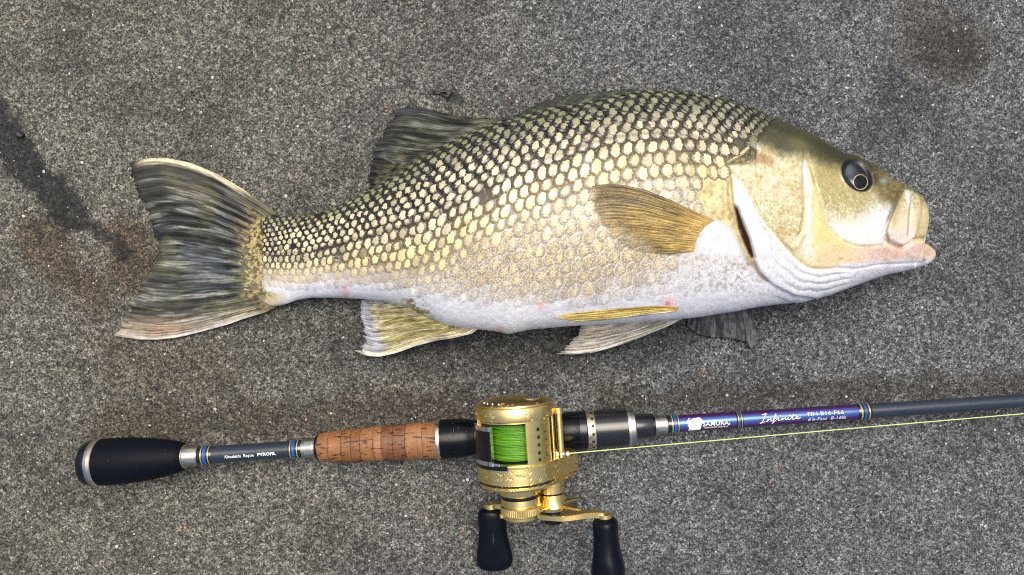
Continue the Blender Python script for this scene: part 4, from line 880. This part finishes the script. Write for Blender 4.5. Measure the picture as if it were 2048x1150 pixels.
for k in range(16):
    a = -math.pi + k * 2 * math.pi / 16 + .05
    cN = nrm(on_rod(1179, a, 1) - rodp(1179)); lathe('hole', [(-1, 2.7), (.35, 2.7), (.36, 2.2)], on_rod(1182.5, a, 39.9), cN, M['hole'], lk, 14)
    V = []
    for x in np.linspace(1174, 1180.5, 5):
        aa = a + .19 - (x - 1174) * .009
        for s in (-1, 1): V.append(on_rod(x, aa + s * .052, 40.35))
    make('slot', V, grid_faces(5, 2), M['copper'], lk)
rl('reel_seat_hood', [(1188.5, 36), (1189, 38.6), (1252, 38.2), (1253, 36)], M['carbon'], sharp=50, label='carbon weave hood of the reel seat')
hr = rl('hood_ring', [(1252, 36), (1252.5, 38.8), (1257, 38.9), (1266, 38.2), (1268, 36.5), (1269, 24)], M['silver'])
rl('hood_ring', [(1253.5, 38.5), (1254, 39.3), (1258, 39.3), (1258.5, 38.5)], M['cream_metal'])
rl('seat_nut', [(1268, 23), (1269, 24.6), (1301, 24), (1304, 22.5)], M['carbon'], sharp=50)
rl('trim_ring', [(1303, 20), (1303.5, 22.8), (1307, 22.4), (1308.5, 20)], M['black_gloss'])
collar(1308, 1333, 20.4, 19, True)
wrap(1332.5, 1358, 18.6, 17.6, [(1341, 1343.2, 'wrap_gold'), (1345, 1351, 'wrap_blue'), (1353, 1355.2, 'wrap_gold')])
def lac(x): return float(np.interp(x, [1355, 1470, 1712, 1740, 2600], [17.0, 16.4, 15.2, 14.8, 10.5]))
s1 = rl('lettered_section', [(1355, lac(1355)), (1472, lac(1472))], M['irid'], n=72, label='violet blue lacquered section with cream lettering')
wrap(1469, 1482, 18.2, 18.0, [(1471.5, 1473, 'wrap_gold'), (1474.5, 1477, 'wrap_blue'), (1478.5, 1480, 'wrap_gold')])
s2 = rl('lettered_section', [(1479, lac(1479)), (1715, lac(1715))], M['irid'], n=72, label='violet blue lacquered section with cursive lettering')
wrap(1711.5, 1738, 17.0, 16.6, [(1716, 1719, 'wrap_gold'), (1722.5, 1727.5, 'wrap_blue'), (1731, 1734, 'wrap_gold')])
rl('blank', [(1735, lac(1735)), (2050, lac(2050)), (2500, 11.5)], M['blank'], n=72, sharp=60, label='slate blue carbon blank of the tip end')
# lettering, wrapped round the rod: local (x along rod in picture units, y across) -> surface
def wrap_pts(xs, ys, rad, lift):
    a = ys / rad; return np.stack([rodp(x) + (rad * FR + lift) * (math.cos(q) * np.array([0, 0, 1.]) + math.sin(q) * RN) for x, q in zip(xs, a)])
def text(name, s, x0, y0, size, width, mat, parent, rad, shear=0.0, bold=0.0, lift=.55):
    cu = bpy.data.curves.new('t', 'FONT'); cu.body = s; cu.size = 1; cu.shear = shear; cu.offset = bold; cu.resolution_u = 3
    ob = bpy.data.objects.new('t', cu); C.objects.link(ob); dg = bpy.context.evaluated_depsgraph_get(); dg.update()
    me = bpy.data.meshes.new_from_object(ob.evaluated_get(dg)); bpy.data.objects.remove(ob)
    V = np.array([v.co[:] for v in me.vertices]); F = [tuple(p.vertices) for p in me.polygons]
    V[:, 0] -= V[:, 0].min(); sx = width / V[:, 0].max(); bpy.data.meshes.remove(me)
    return make(name, wrap_pts(x0 + V[:, 0] * sx, y0 + V[:, 1] * size, rad, lift), F, mat, parent, smooth=False)
text('lettering', 'Mitsubishi  Rayon', 454, -5.5, 8.6, 59, M['print_white'], b1, 17.0, bold=.012)
text('lettering', 'PYROFIL', 520, -5.2, 8.4, 37, M['print_white'], b1, 17.0, bold=.035)
text('lettering', 'SAMURAI', 1401, -5.0, 14.0, 54, M['print_cream'], s1, 16.6, bold=.014)
text('lettering', 'FISHING RODS', 1403, -10.5, 5.0, 49, M['print_cream'], s1, 16.6, bold=.01, shear=.2)
text('lettering', 'FIN-B16-F66', 1610, 1.2, 10.5, 71, M['print_grey'], s2, 15.7, bold=.004)
text('lettering', "6'6-Fast  8-16lb", 1610, -9.3, 9.8, 75, M['print_grey'], s2, 15.7, bold=.004, shear=.15)
def plaque(name, pts, mat, parent, rad, lift):
    P = curve(pts + [pts[0]], 60)[:-1]; c = P.mean(0); rings = [c + (P - c) * s for s in (.01, .35, .7, 1)]
    V = np.concatenate([wrap_pts(q[:, 0], q[:, 1], rad, lift) for q in rings] + [wrap_pts(P[:, 0], P[:, 1], rad, 0)])
    make(name, V, [tuple(int(q) for q in f) for f in grid_faces(5, 60, 0, True)], mat, parent, smooth=False)
plaque('emblem', [(1373, -14), (1397, -13), (1398, -3), (1402, 4), (1399, 12), (1396, 13), (1384, 12), (1376, 8), (1371, 4), (1374, -4)], M['print_white'], s1, 16.6, .5)
for q in ([(1371, 2), (1375, 7), (1372, 9), (1369, 4)], [(1372, -4), (1375, -1), (1371, 0)], [(1396, 4), (1403, 8), (1402, 3), (1398, 0)], [(1373, 8), (1378, 13), (1375, 13)]): plaque('emblem', q, M['print_cream'], s1, 16.6, .75)
# cursive word, one continuous pen line per stroke
ww = {'I': [[(6, 17), (10, 19), (9, 14), (5, 4), (2, -3), (0, -5), (-1, -3), (3, -2), (8, 0)], [(4, 16), (8, 18), (13, 18)]],
      'n1': [[(10, -1), (14, 7), (13, 3), (11, -1), (15, 5), (18, 7), (18, 4), (17, 0), (20, 1)]],
      'f': [[(20, 1), (25, 10), (28, 17), (27, 18), (25, 13), (22, 2), (20, -6), (19, -8), (20, -7), (25, 2), (28, 4)], [(22, 6), (28, 7)]],
      'i1': [[(28, 4), (31, 7), (30, 3), (30, 0), (33, 2)], [(32.6, 10.5), (34.2, 12.4)]],
      'n2': [[(34, 1), (37, 7), (36, 3), (35, 0), (39, 5), (42, 7), (42, 4), (41, 1), (44, 2)]],
      'i2': [[(44, 2), (47, 7), (46, 4), (46, 1), (49, 2)], [(48.6, 10.5), (50.2, 12.4)]],
      't': [[(49, 2), (54, 9), (56, 14), (54, 8), (52, 2), (54, 1), (57, 3)], [(51, 9), (60, 10.5)]],
      'e': [[(57, 3), (61, 5), (63, 7), (61, 8), (59, 5), (60, 2), (63, 2), (67, 5)]]}
for k, strokes in ww.items():
    for j, st in enumerate(strokes):
        q = curve(st, 26); xs = 1515 + q[:, 0] * 1.2; ys = (q[:, 1] - 5) * .84
        wd = 1.15 if k not in ('I',) else 1.35
        d = np.gradient(q, axis=0); d /= np.linalg.norm(d, axis=1)[:, None] + 1e-9; nx, ny = -d[:, 1] * wd, d[:, 0] * wd
        V = np.stack([wrap_pts(xs + nx * .6, ys + ny * .6, 15.9, .55), wrap_pts(xs - nx * .6, ys - ny * .6, 15.9, .55)], 1).reshape(-1, 3)
        make('lettering', V, grid_faces(26, 2)[:, ::-1], M['print_cream'], s2, smooth=False)

# ------------------------------------------------------------- the reel
ZC = 147.0; OR = W(1033, 880, ZC); RA = -RN                # RA: spool axis, towards the handle
def fr(X, Y, Z):
    X, Y, Z = np.broadcast_arrays(np.asarray(X, float), Y, Z); return OR + X[..., None] * RD + Y[..., None] * RA + Z[..., None] * np.array([0, 0, 1.])
reel = thing('fishing_reel', 'gold round baitcasting reel with green line clamped on the rod', 'fishing reel', tuple(fr(0, 0, -75)))
def ry(name, prof, X, Z, mat, parent=reel, n=64, sharp=32, label=None): return lathe(name, prof, fr(X, 0, Z), RA, mat, parent, n, sharp=sharp, label=label)
gold_drop = []
p1 = ry('side_plate', [(-79, .5), (-79, 20), (-78, 34), (-75.5, 50), (-72, 62), (-70.2, 67), (-69.4, 67.2), (-69, 65.2), (-67.6, 65.4), (-67.2, 69), (-66.4, 70.6), (-64, 72), (-50, 72.4), (-45, 71.5), (-43, 69), (-42.5, 52)], 0, 0, M['gold'], n=96, label='gold domed side plate away from the handle'); gold_drop.append((p1, 34))
# recess with a slate inlay on the dome
V = []; nn = 40; tt = np.linspace(0, 2 * np.pi, nn, endpoint=False)
def dome(x, z):
    return np.interp(np.hypot(x, z), [0, 20, 34, 50, 62], [-79, -79, -78, -75.5, -72])
for s, l in ((.02, .5), (.6, .5), (1, .5), (1.02, -1)):
    X, Z = 30 + 17 * s * np.cos(tt), 8 + 30 * s * np.sin(tt); V.append(fr(X, dome(X, Z) - l, Z))
make('recess', np.concatenate(V), [tuple(int(q) for q in f) for f in grid_faces(4, nn, 0, True)], M['gold_worn'], p1)
V = []
for s, l in ((.02, .9), (.6, .9), (1, .9), (1.02, -1)):
    X, Z = 34 + 11 * s * np.cos(tt), 10 + 20 * s * np.sin(tt); V.append(fr(X, dome(X, Z) - l, Z))
make('recess', np.concatenate(V), [tuple(int(q) for q in f) for f in grid_faces(4, nn, 0, True)], plain('slate_blue_inlay', (.07, .08, .12), .25), p1)
for k in range(4):
    a = math.radians(118 + k * 14); X, Z = 56 * math.cos(a), 56 * math.sin(a); lathe('screw_dot', [(-1.2, 2.2), (0, 2.6), (1, 2.6)], fr(X, float(dome(X, Z)), Z), RA, M['chrome'], p1, 14)
def hull2(r1, c2, r2, n=72):
    """outline of two circles joined by tangents"""
    d = math.hypot(*c2); th = math.atan2(c2[1], c2[0]); al = math.acos((r1 - r2) / d); P = []
    for a in np.linspace(th + al, th - al + 2 * math.pi, n): P.append((r1 * math.cos(a), r1 * math.sin(a)))
    for a in np.linspace(th - al, th + al, n // 3): P.append((c2[0] + r2 * math.cos(a), c2[1] + r2 * math.sin(a)))
    return P
p2 = extrude('side_plate', hull2(72.5, (74, -32), 36), fr, 33, 66, M['gold'], reel, 3, 25); p2['label'] = 'gold handle side plate with front lobe'; gold_drop.append((p2, 60))
ry('seam', [(64.5, 60), (64.6, 70.3), (67.2, 70.3), (67.3, 60)], 0, 0, M['hole'])
p3 = extrude('gear_cover', hull2(71, (72, -33), 33), fr, 66.6, 77, M['gold'], reel, 4, 25); gold_drop.append((p3, 26))
# frame: front cover with drilled holes
def arc_plate(name, a0, a1, r0, r1, y0, y1, mat, na=40, ny=24, parent=reel, rx=1.0):
    A = np.radians(np.linspace(a0, a1, na)); Yv = np.linspace(y0, y1, ny); V = []
    for r in (r1, r0):
        a, y = np.meshgrid(A, Yv, indexing='ij'); V.append(fr(rx * r * np.sin(a), y, r * np.cos(a)).reshape(-1, 3))
    n = na * ny; F1 = grid_faces(na, ny); F2 = grid_faces(na, ny, n)[:, ::-1]
    rim = np.array([j for j in range(ny)] + [i * ny + ny - 1 for i in range(1, na)] + [(na - 1) * ny + j for j in range(ny - 2, -1, -1)] + [i * ny for i in range(na - 2, 0, -1)]); rn = np.roll(rim, -1)
    return make(name, np.concatenate(V), np.r_[F1, F2, np.stack([rim, rim + n, rn + n, rn], -1)], mat, parent, sharp=35)
cover = arc_plate('front_cover', 15.5, 66, 59, 66, -44, 34, M['gold'], rx=1.0); cover['label'] = 'gold front cover drilled with small holes'
def drill(ob, cyl):
    V, F = [], []; b = 0; th = np.linspace(0, 2 * np.pi, 16, endpoint=False)
    for ang, y, r in cyl:
        a = math.radians(ang); N = RD * math.sin(a) + np.array([0, 0, 1.]) * math.cos(a); U = RA; T = np.cross(N, U)
        for h in (54, 78): V.append(OR + RA * y + N * h + r * (np.cos(th)[:, None] * U + np.sin(th)[:, None] * T))
        F += [tuple(b + q for q in (i, (i + 1) % 16, 16 + (i + 1) % 16, 16 + i)) for i in range(16)] + [tuple(b + q for q in range(15, -1, -1)), tuple(b + 16 + q for q in range(16))]; b += 32
    cut = make('cut', np.concatenate(V), F, M['hole'], reel, smooth=False)
    md = ob.modifiers.new('b', 'BOOLEAN'); md.object = cut; md.operation = 'DIFFERENCE'; md.solver = 'EXACT'
    dg = bpy.context.evaluated_depsgraph_get(); dg.update(); me = bpy.data.meshes.new_from_object(ob.evaluated_get(dg))
    ob.modifiers.clear(); old = ob.data; ob.data = me; bpy.data.meshes.remove(old); cm = cut.data; bpy.data.objects.remove(cut); bpy.data.meshes.remove(cm)
    me.set_sharp_from_angle(angle=math.radians(35))
drill(cover, [(36, y, 3.5) for y in (-27, -13.5, 0, 13.5, 26)] + [(51, y, 3.5) for y in (-20.5, -7, 6.5, 20)])
arc_plate('frame_bar', 100, 150, 62, 69, -44, 34, M['gold_worn'])
arc_plate('frame_bar', -150, -95, 62, 69, -44, 34, M['gold_worn'])
arc_plate('frame_rim', -60, 17, 57, 66.5, 30, 36, M['gold'], 40, 4); arc_plate('frame_rim', -70, 17, 57, 66, -46, -40, M['gold'], 40, 4)
# thumb bar
tb = arc_plate('thumb_bar', -84, -36, 68, 75, -37, 31, M['chrome'], 20, 20); tb['label'] = 'black thumb bar in a chrome frame'
arc_plate('thumb_pad', -70, -37, 70, 76.2, -29, 23, M['black_gloss'], 20, 20, tb)
arc_plate('thumb_bar_edge', -84, -14, 66, 74.4, 30.5, 37.5, M['black_gloss'], 20, 6, tb); arc_plate('thumb_bar_glint', -52, -26, 70, 72.8, 26, 30.2, M['chrome'], 12, 4, tb)
# foot on the reel seat
lathe('reel_foot', [(-58, 5), (-50, 16), (0, 20), (52, 16), (60, 5)], fr(0, -4, -72), RD, M['gold_worn'], reel, 28, scale2=.55)
# spool
sp = ry('spool', [(-41, 6), (-41, 54), (-38, 56), (-36, 54), (-33, 38), (26, 38), (28.5, 54), (30, 56), (33, 54), (33, 6)], 0, 0, M['black_gloss'], label='dark spool')
prof = []; y = -34.5; k = 0
while y < 27.5:                                           # each turn of line a ridge
    r = 47.5 + .5 * math.sin(k * 2.4) + .4 * math.sin(k * 1.1); prof += [(y, r - 1.5), (y + .7, r - .2), (y + 1.5, r), (y + 2.3, r - .2)]; y += 2.9; k += 1
ry('green_line', prof, 0, 0, M['line'], sp, 72, 60, label='bright green braided line wound on the spool')
# line guide assembly at the front
lathe('level_wind_tube', [(-56, 3), (-55.5, 7.5), (-44, 7.6), (-43, 6.2), (24, 6.2), (25, 5)], fr(78, 0, 10), RA, M['gold'], reel, 28, label='gold tube in front of the spool')
lathe('level_wind_bar', [(-42, 3.6), (36, 3.6)], fr(66, 0, 0), RA, M['gold'], reel, 20)
lathe('level_wind_screw', [(t, 4.6 + .9 * (k % 2)) for k, t in enumerate(np.linspace(-42, 36, 46))], fr(62, 0, -14), RA, M['black_gloss'], reel, 20, sharp=60)
lg = lathe('line_guide', [(-5, 2.5), (-5, 8), (-3.5, 9), (3.5, 9), (5, 8), (5, 2.5)], fr(80, 30, 3), RD, M['chrome'], reel, 28, label='chrome line guide eye')
lathe('guide_collar', [(-2.5, 4), (-2.5, 7.5), (2.5, 7.5), (2.5, 4)], fr(90, 31, 3), RD, M['gold'], lg, 24); lathe('guide_collar', [(-2, 4), (-2, 8.5), (2, 8.5), (2, 4)], fr(71, 29, 3), RD, M['gold_worn'], lg, 24)
# tension cap, gear shaft, star, handle
ry('boss', [(74, 40), (78, 40), (84, 38.5), (94, 36.5), (96.5, 34)], 0, 0, M['gold'])
ry('seal_ring', [(95, 30), (96, 33.5), (101, 33.5), (102, 30)], 0, 0, M['black_gloss'])
cap = ry('tension_cap', [(101, 30), (102, 34.5), (113, 34.8), (114.2, 33.8), (115.2, 35), (116, 36)] + [(116.1, 36.2), (131, 36.2)] + [(132, 35), (133, 34), (137.5, 33.6), (140, 31), (141, 10)], 0, 0, M['gold'], label='gold tension cap with knurled band')
V = []                                                    # knurled band
nk = 120; ths = np.linspace(0, 2 * np.pi, nk, endpoint=False)
for yv in (117, 118, 129.5, 130.5):
    rr = 36.1 + (np.arange(nk) % 2) * (.9 if 117.5 < yv < 130 else 0); V.append(fr(rr * np.cos(ths), yv, rr * np.sin(ths)))
make('knurl', np.concatenate(V), [tuple(int(q) for q in f) for f in grid_faces(4, nk, 0, True)], M['gold_worn'], cap, smooth=False)
lathe('click_pin', [(-4, 3), (-3, 4), (3, 4), (4, 3)], fr(-35, 131, 12), RA, M['gold'], cap, 16)
SX, SZ = 58.0, -34.0
ry('gear_shaft_housing', [(76, 24), (92, 23.5), (93, 22.8), (94, 23.5), (106, 23), (107, 20)], SX, SZ, M['gold'])
ry('seal_ring', [(106, 18), (106.5, 22), (108.5, 22), (109, 18)], SX, SZ, M['black_gloss'])
star = ry('star_drag', [(108.5, 18), (109, 23), (116, 23.5), (124, 24), (132, 27), (138, 25), (140, 16)], SX, SZ, M['gold'], label='gold star drag wheel')
for k in range(5):
    a = math.radians(40 + 72 * k); d = np.array([math.cos(a), math.sin(a)]); pe = np.array([-d[1], d[0]])
    V = []; ns, m = 9, 12; tq = np.linspace(0, 2 * np.pi, m, endpoint=False)
    for s in np.linspace(0, 1, ns):
        c = d * (16 + 46 * s); hw = (9 - 4 * s) * (1 if s < .95 else .75); ht = (3.6 - .6 * s) * (1 if s < .95 else .7)
        X = SX + c[0] + pe[0] * hw * np.cos(tq); Z = SZ + c[1] + pe[1] * hw * np.cos(tq); V.append(fr(X, 130 - 7 * s ** 1.5 * (1 if k % 2 else -.2) + ht * np.sin(tq), Z))
    make('star_arm', np.concatenate(V), [tuple(int(q) for q in f) for f in grid_faces(ns, m, 0, True)] + [tuple(range(m)), tuple(range(ns * m - 1, (ns - 1) * m - 1, -1))], M['gold'], star, sharp=50)
# handle arm: bar swept towards its ends
ends = [(-60.0, -92.0), (152.0, -6.0)]
V = []; ns, m = 41, 16
for s in np.linspace(0, 1, ns):
    X = ends[0][0] + (ends[1][0] - ends[0][0]) * s; Z = np.interp(X, [ends[0][0], SX, ends[1][0]], [ends[0][1], SZ - 2, ends[1][1]])
    dc = abs(X - SX) / 105; sw = float(sstep(.15, .75, np.array(dc))); Y = 152 - 13 * sw * (1 if X < SX else .45)
    endr = min(s, 1 - s) * 212 ; rr = 13.5; hz = 18 - 6.5 * float(sstep(.1, .5, np.array(dc))) + 1.5 * float(sstep(.75, .95, np.array(dc)))
    if endr < rr: hz *= math.sqrt(max(1 - ((rr - endr) / rr) ** 2, .02))
    hy = 5.4
    sec = [(-hy, -hz + 1.5), (-hy + 1.2, -hz), (hy - 1.2, -hz), (hy, -hz + 1.5), (hy, hz - 1.5), (hy - 1.2, hz), (-hy + 1.2, hz), (-hy, hz - 1.5)]
    V.append(np.stack([fr(X, Y + a, Z + b) for a, b in sec]))
m = 8
arm = make('handle_arm', np.concatenate(V), [tuple(int(q) for q in f) for f in grid_faces(ns, m, 0, True)] + [tuple(range(m)), tuple(range(ns * m - 1, (ns - 1) * m - 1, -1))], M['gold'], reel, sharp=30, label='gold double handle arm'); gold_drop.append((arm, 22))
ry('handle_nut', [(138, 14), (157, 14), (158, 17), (163, 16), (166, 11), (166.5, 3)], SX, SZ, M['black_gloss'], n=24)
def knob(X, Z, y0, y1, wid, thick, roll, label):
    n, m = 34, 36; V = []; t = np.linspace(0, 2 * np.pi, m, endpoint=False); c, s = math.cos(roll), math.sin(roll)
    for k in range(n):
        q = k / (n - 1); Y = y0 + (y1 - y0) * q
        w = herm(wid, np.array(q)); h = herm(thick, np.array(q)); e = .85
        lx = w * np.sign(np.cos(t)) * np.abs(np.cos(t)) ** e; lz = h * np.sign(np.sin(t)) * np.abs(np.sin(t)) ** e
        lz = lz - 2.5 * math.exp(-((q - .82) / .14) ** 2) * np.exp(-(lx / (w * .6 + .1)) ** 2) * (lz > 0)
        V.append(fr(X + lx * c - lz * s, Y, Z + lx * s + lz * c))
    kb = make('handle_knob', np.concatenate(V), [tuple(int(q) for q in f) for f in grid_faces(n, m, 0, True)] + [tuple(range(m)), tuple(range(n * m - 1, (n - 1) * m - 1, -1))], M['rubber'], reel, sharp=60, label=label)
    return kb
wk = [(0, 10), (.02, 19), (.06, 24), (.12, 25.5), (.3, 25.6), (.5, 27.5), (.7, 32), (.82, 33.5), (.92, 30), (.97, 22), (1, 6)]
tk = [(0, 10), (.02, 16), (.06, 19), (.12, 20), (.3, 19), (.5, 17), (.7, 15.5), (.82, 15), (.92, 12), (.97, 9), (1, 3)]
k1 = knob(-58, -92, 145, 268, [(q, w * 1.05) for q, w in wk], tk, .05, 'black paddle knob lying flat, beside the tension cap')
V = []
for q in np.linspace(0, 1, 9):
    w = 1.6 * math.sin(math.pi * min(max(q, .04), .96)); Y = 188 + 26 * q; zz = float(np.interp((Y - 145) / 123, [p[0] for p in tk], [p[1] for p in tk])) + .35
    for s in (-1, 1): V.append(fr(-57 + s * w, Y, -92 + zz))
make('groove', V, grid_faces(9, 2), M['hole'], k1)
k2 = knob(150, -6, 151, 268, tk if False else [(0, 10), (.02, 17), (.06, 21), (.12, 22.5), (.3, 22), (.5, 24), (.7, 28), (.85, 30), (.95, 24), (1, 6)], wk, .35, 'black paddle knob at the forward end of the handle')
for (X, Z, Yy, kx) in ((-58, -92, 139, k1), (150, -6, 146.5, k2)):
    ry('knob_collar', [(Yy - 2, 8), (Yy - 1.5, 13), (Yy + 8, 13), (Yy + 9, 10)], X, Z, M['gold'], kx, 28)
    lathe('knob_pin', [(0, 8.5), (14.5, 8.5), (15.5, 7), (15.6, .5)], fr(X, Yy, Z), (0, 0, 1), M['chrome'], kx, 20)

# water beads on the reel and grips
def droplets(items, parent, name, seed, rmin=.8, rsc=.9):
    r_ = np.random.default_rng(seed); V, F = [], []; b = 0; m, n = 10, 4; t = np.linspace(0, 2 * np.pi, m, endpoint=False)
    for ob, cnt in items:
        me = ob.data; o0 = off(ob.parent) if ob.parent else np.zeros(3); me.calc_loop_triangles()
        polys = [p for p in me.polygons if p.normal.z > .25 and p.area > 1e-9]; ar = np.array([p.area * p.normal.z for p in polys]); ar /= ar.sum()
        for k in r_.choice(len(polys), cnt, p=ar):
            p = polys[k]; vs = np.array([me.vertices[i].co[:] for i in p.vertices]); w = r_.dirichlet(np.ones(len(vs))); c = (w[:, None] * vs).sum(0) / S + o0
            N = np.array(p.normal); R = min(rmin + r_.exponential(rsc), 4.2); U = nrm(np.cross(N, [.3, 1, .1])); T = np.cross(N, U); el_ = r_.uniform(.8, 1.25)
            for i in range(n):
                ph = math.pi / 2 * i / (n - .5); V.append(c + N * (R * .8 * math.sin(ph) - .25) + R * math.cos(ph) * (el_ * np.cos(t)[:, None] * U + np.sin(t)[:, None] * T))
            V.append((c + N * (R * .8 - .25))[None])
            F += [tuple(b + int(q) for q in f) for f in grid_faces(n, m, 0, True)] + [(b + (n - 1) * m + i, b + (n - 1) * m + (i + 1) % m, b + n * m) for i in range(m)] + [tuple(b + i for i in range(m - 1, -1, -1))]; b += n * m + 1
    o = make(name, np.concatenate(V), F, M['water'], parent); o['kind'] = 'stuff'
droplets(gold_drop, reel, 'water_beads', 5, 1.7, 1.0)
droplets([(seat, 60), (bg_, 25)], rod, 'water_beads', 6, .7, .7)

# ------------------------------------------------------------- loose line
def line_pts():
    a = fr(72, 29.5, 3.5); a[2] += 0; pts = []
    A = fr(60, 24, 30); G = fr(80, 30, 3); E = W(2048, 828, 62); E2 = E + (E - G) * .35
    for t in np.linspace(0, 1, 40): p = G + (E2 - G) * t; p[2] -= 4 * math.sin(math.pi * t); pts.append(p)
    return pts
ln = tube('fishing_line', line_pts(), 1.05, M['line_loose'], None, 8)
ln['label'] = 'thin pale green line running taut from the reel along the rod'; ln['category'] = 'fishing line'
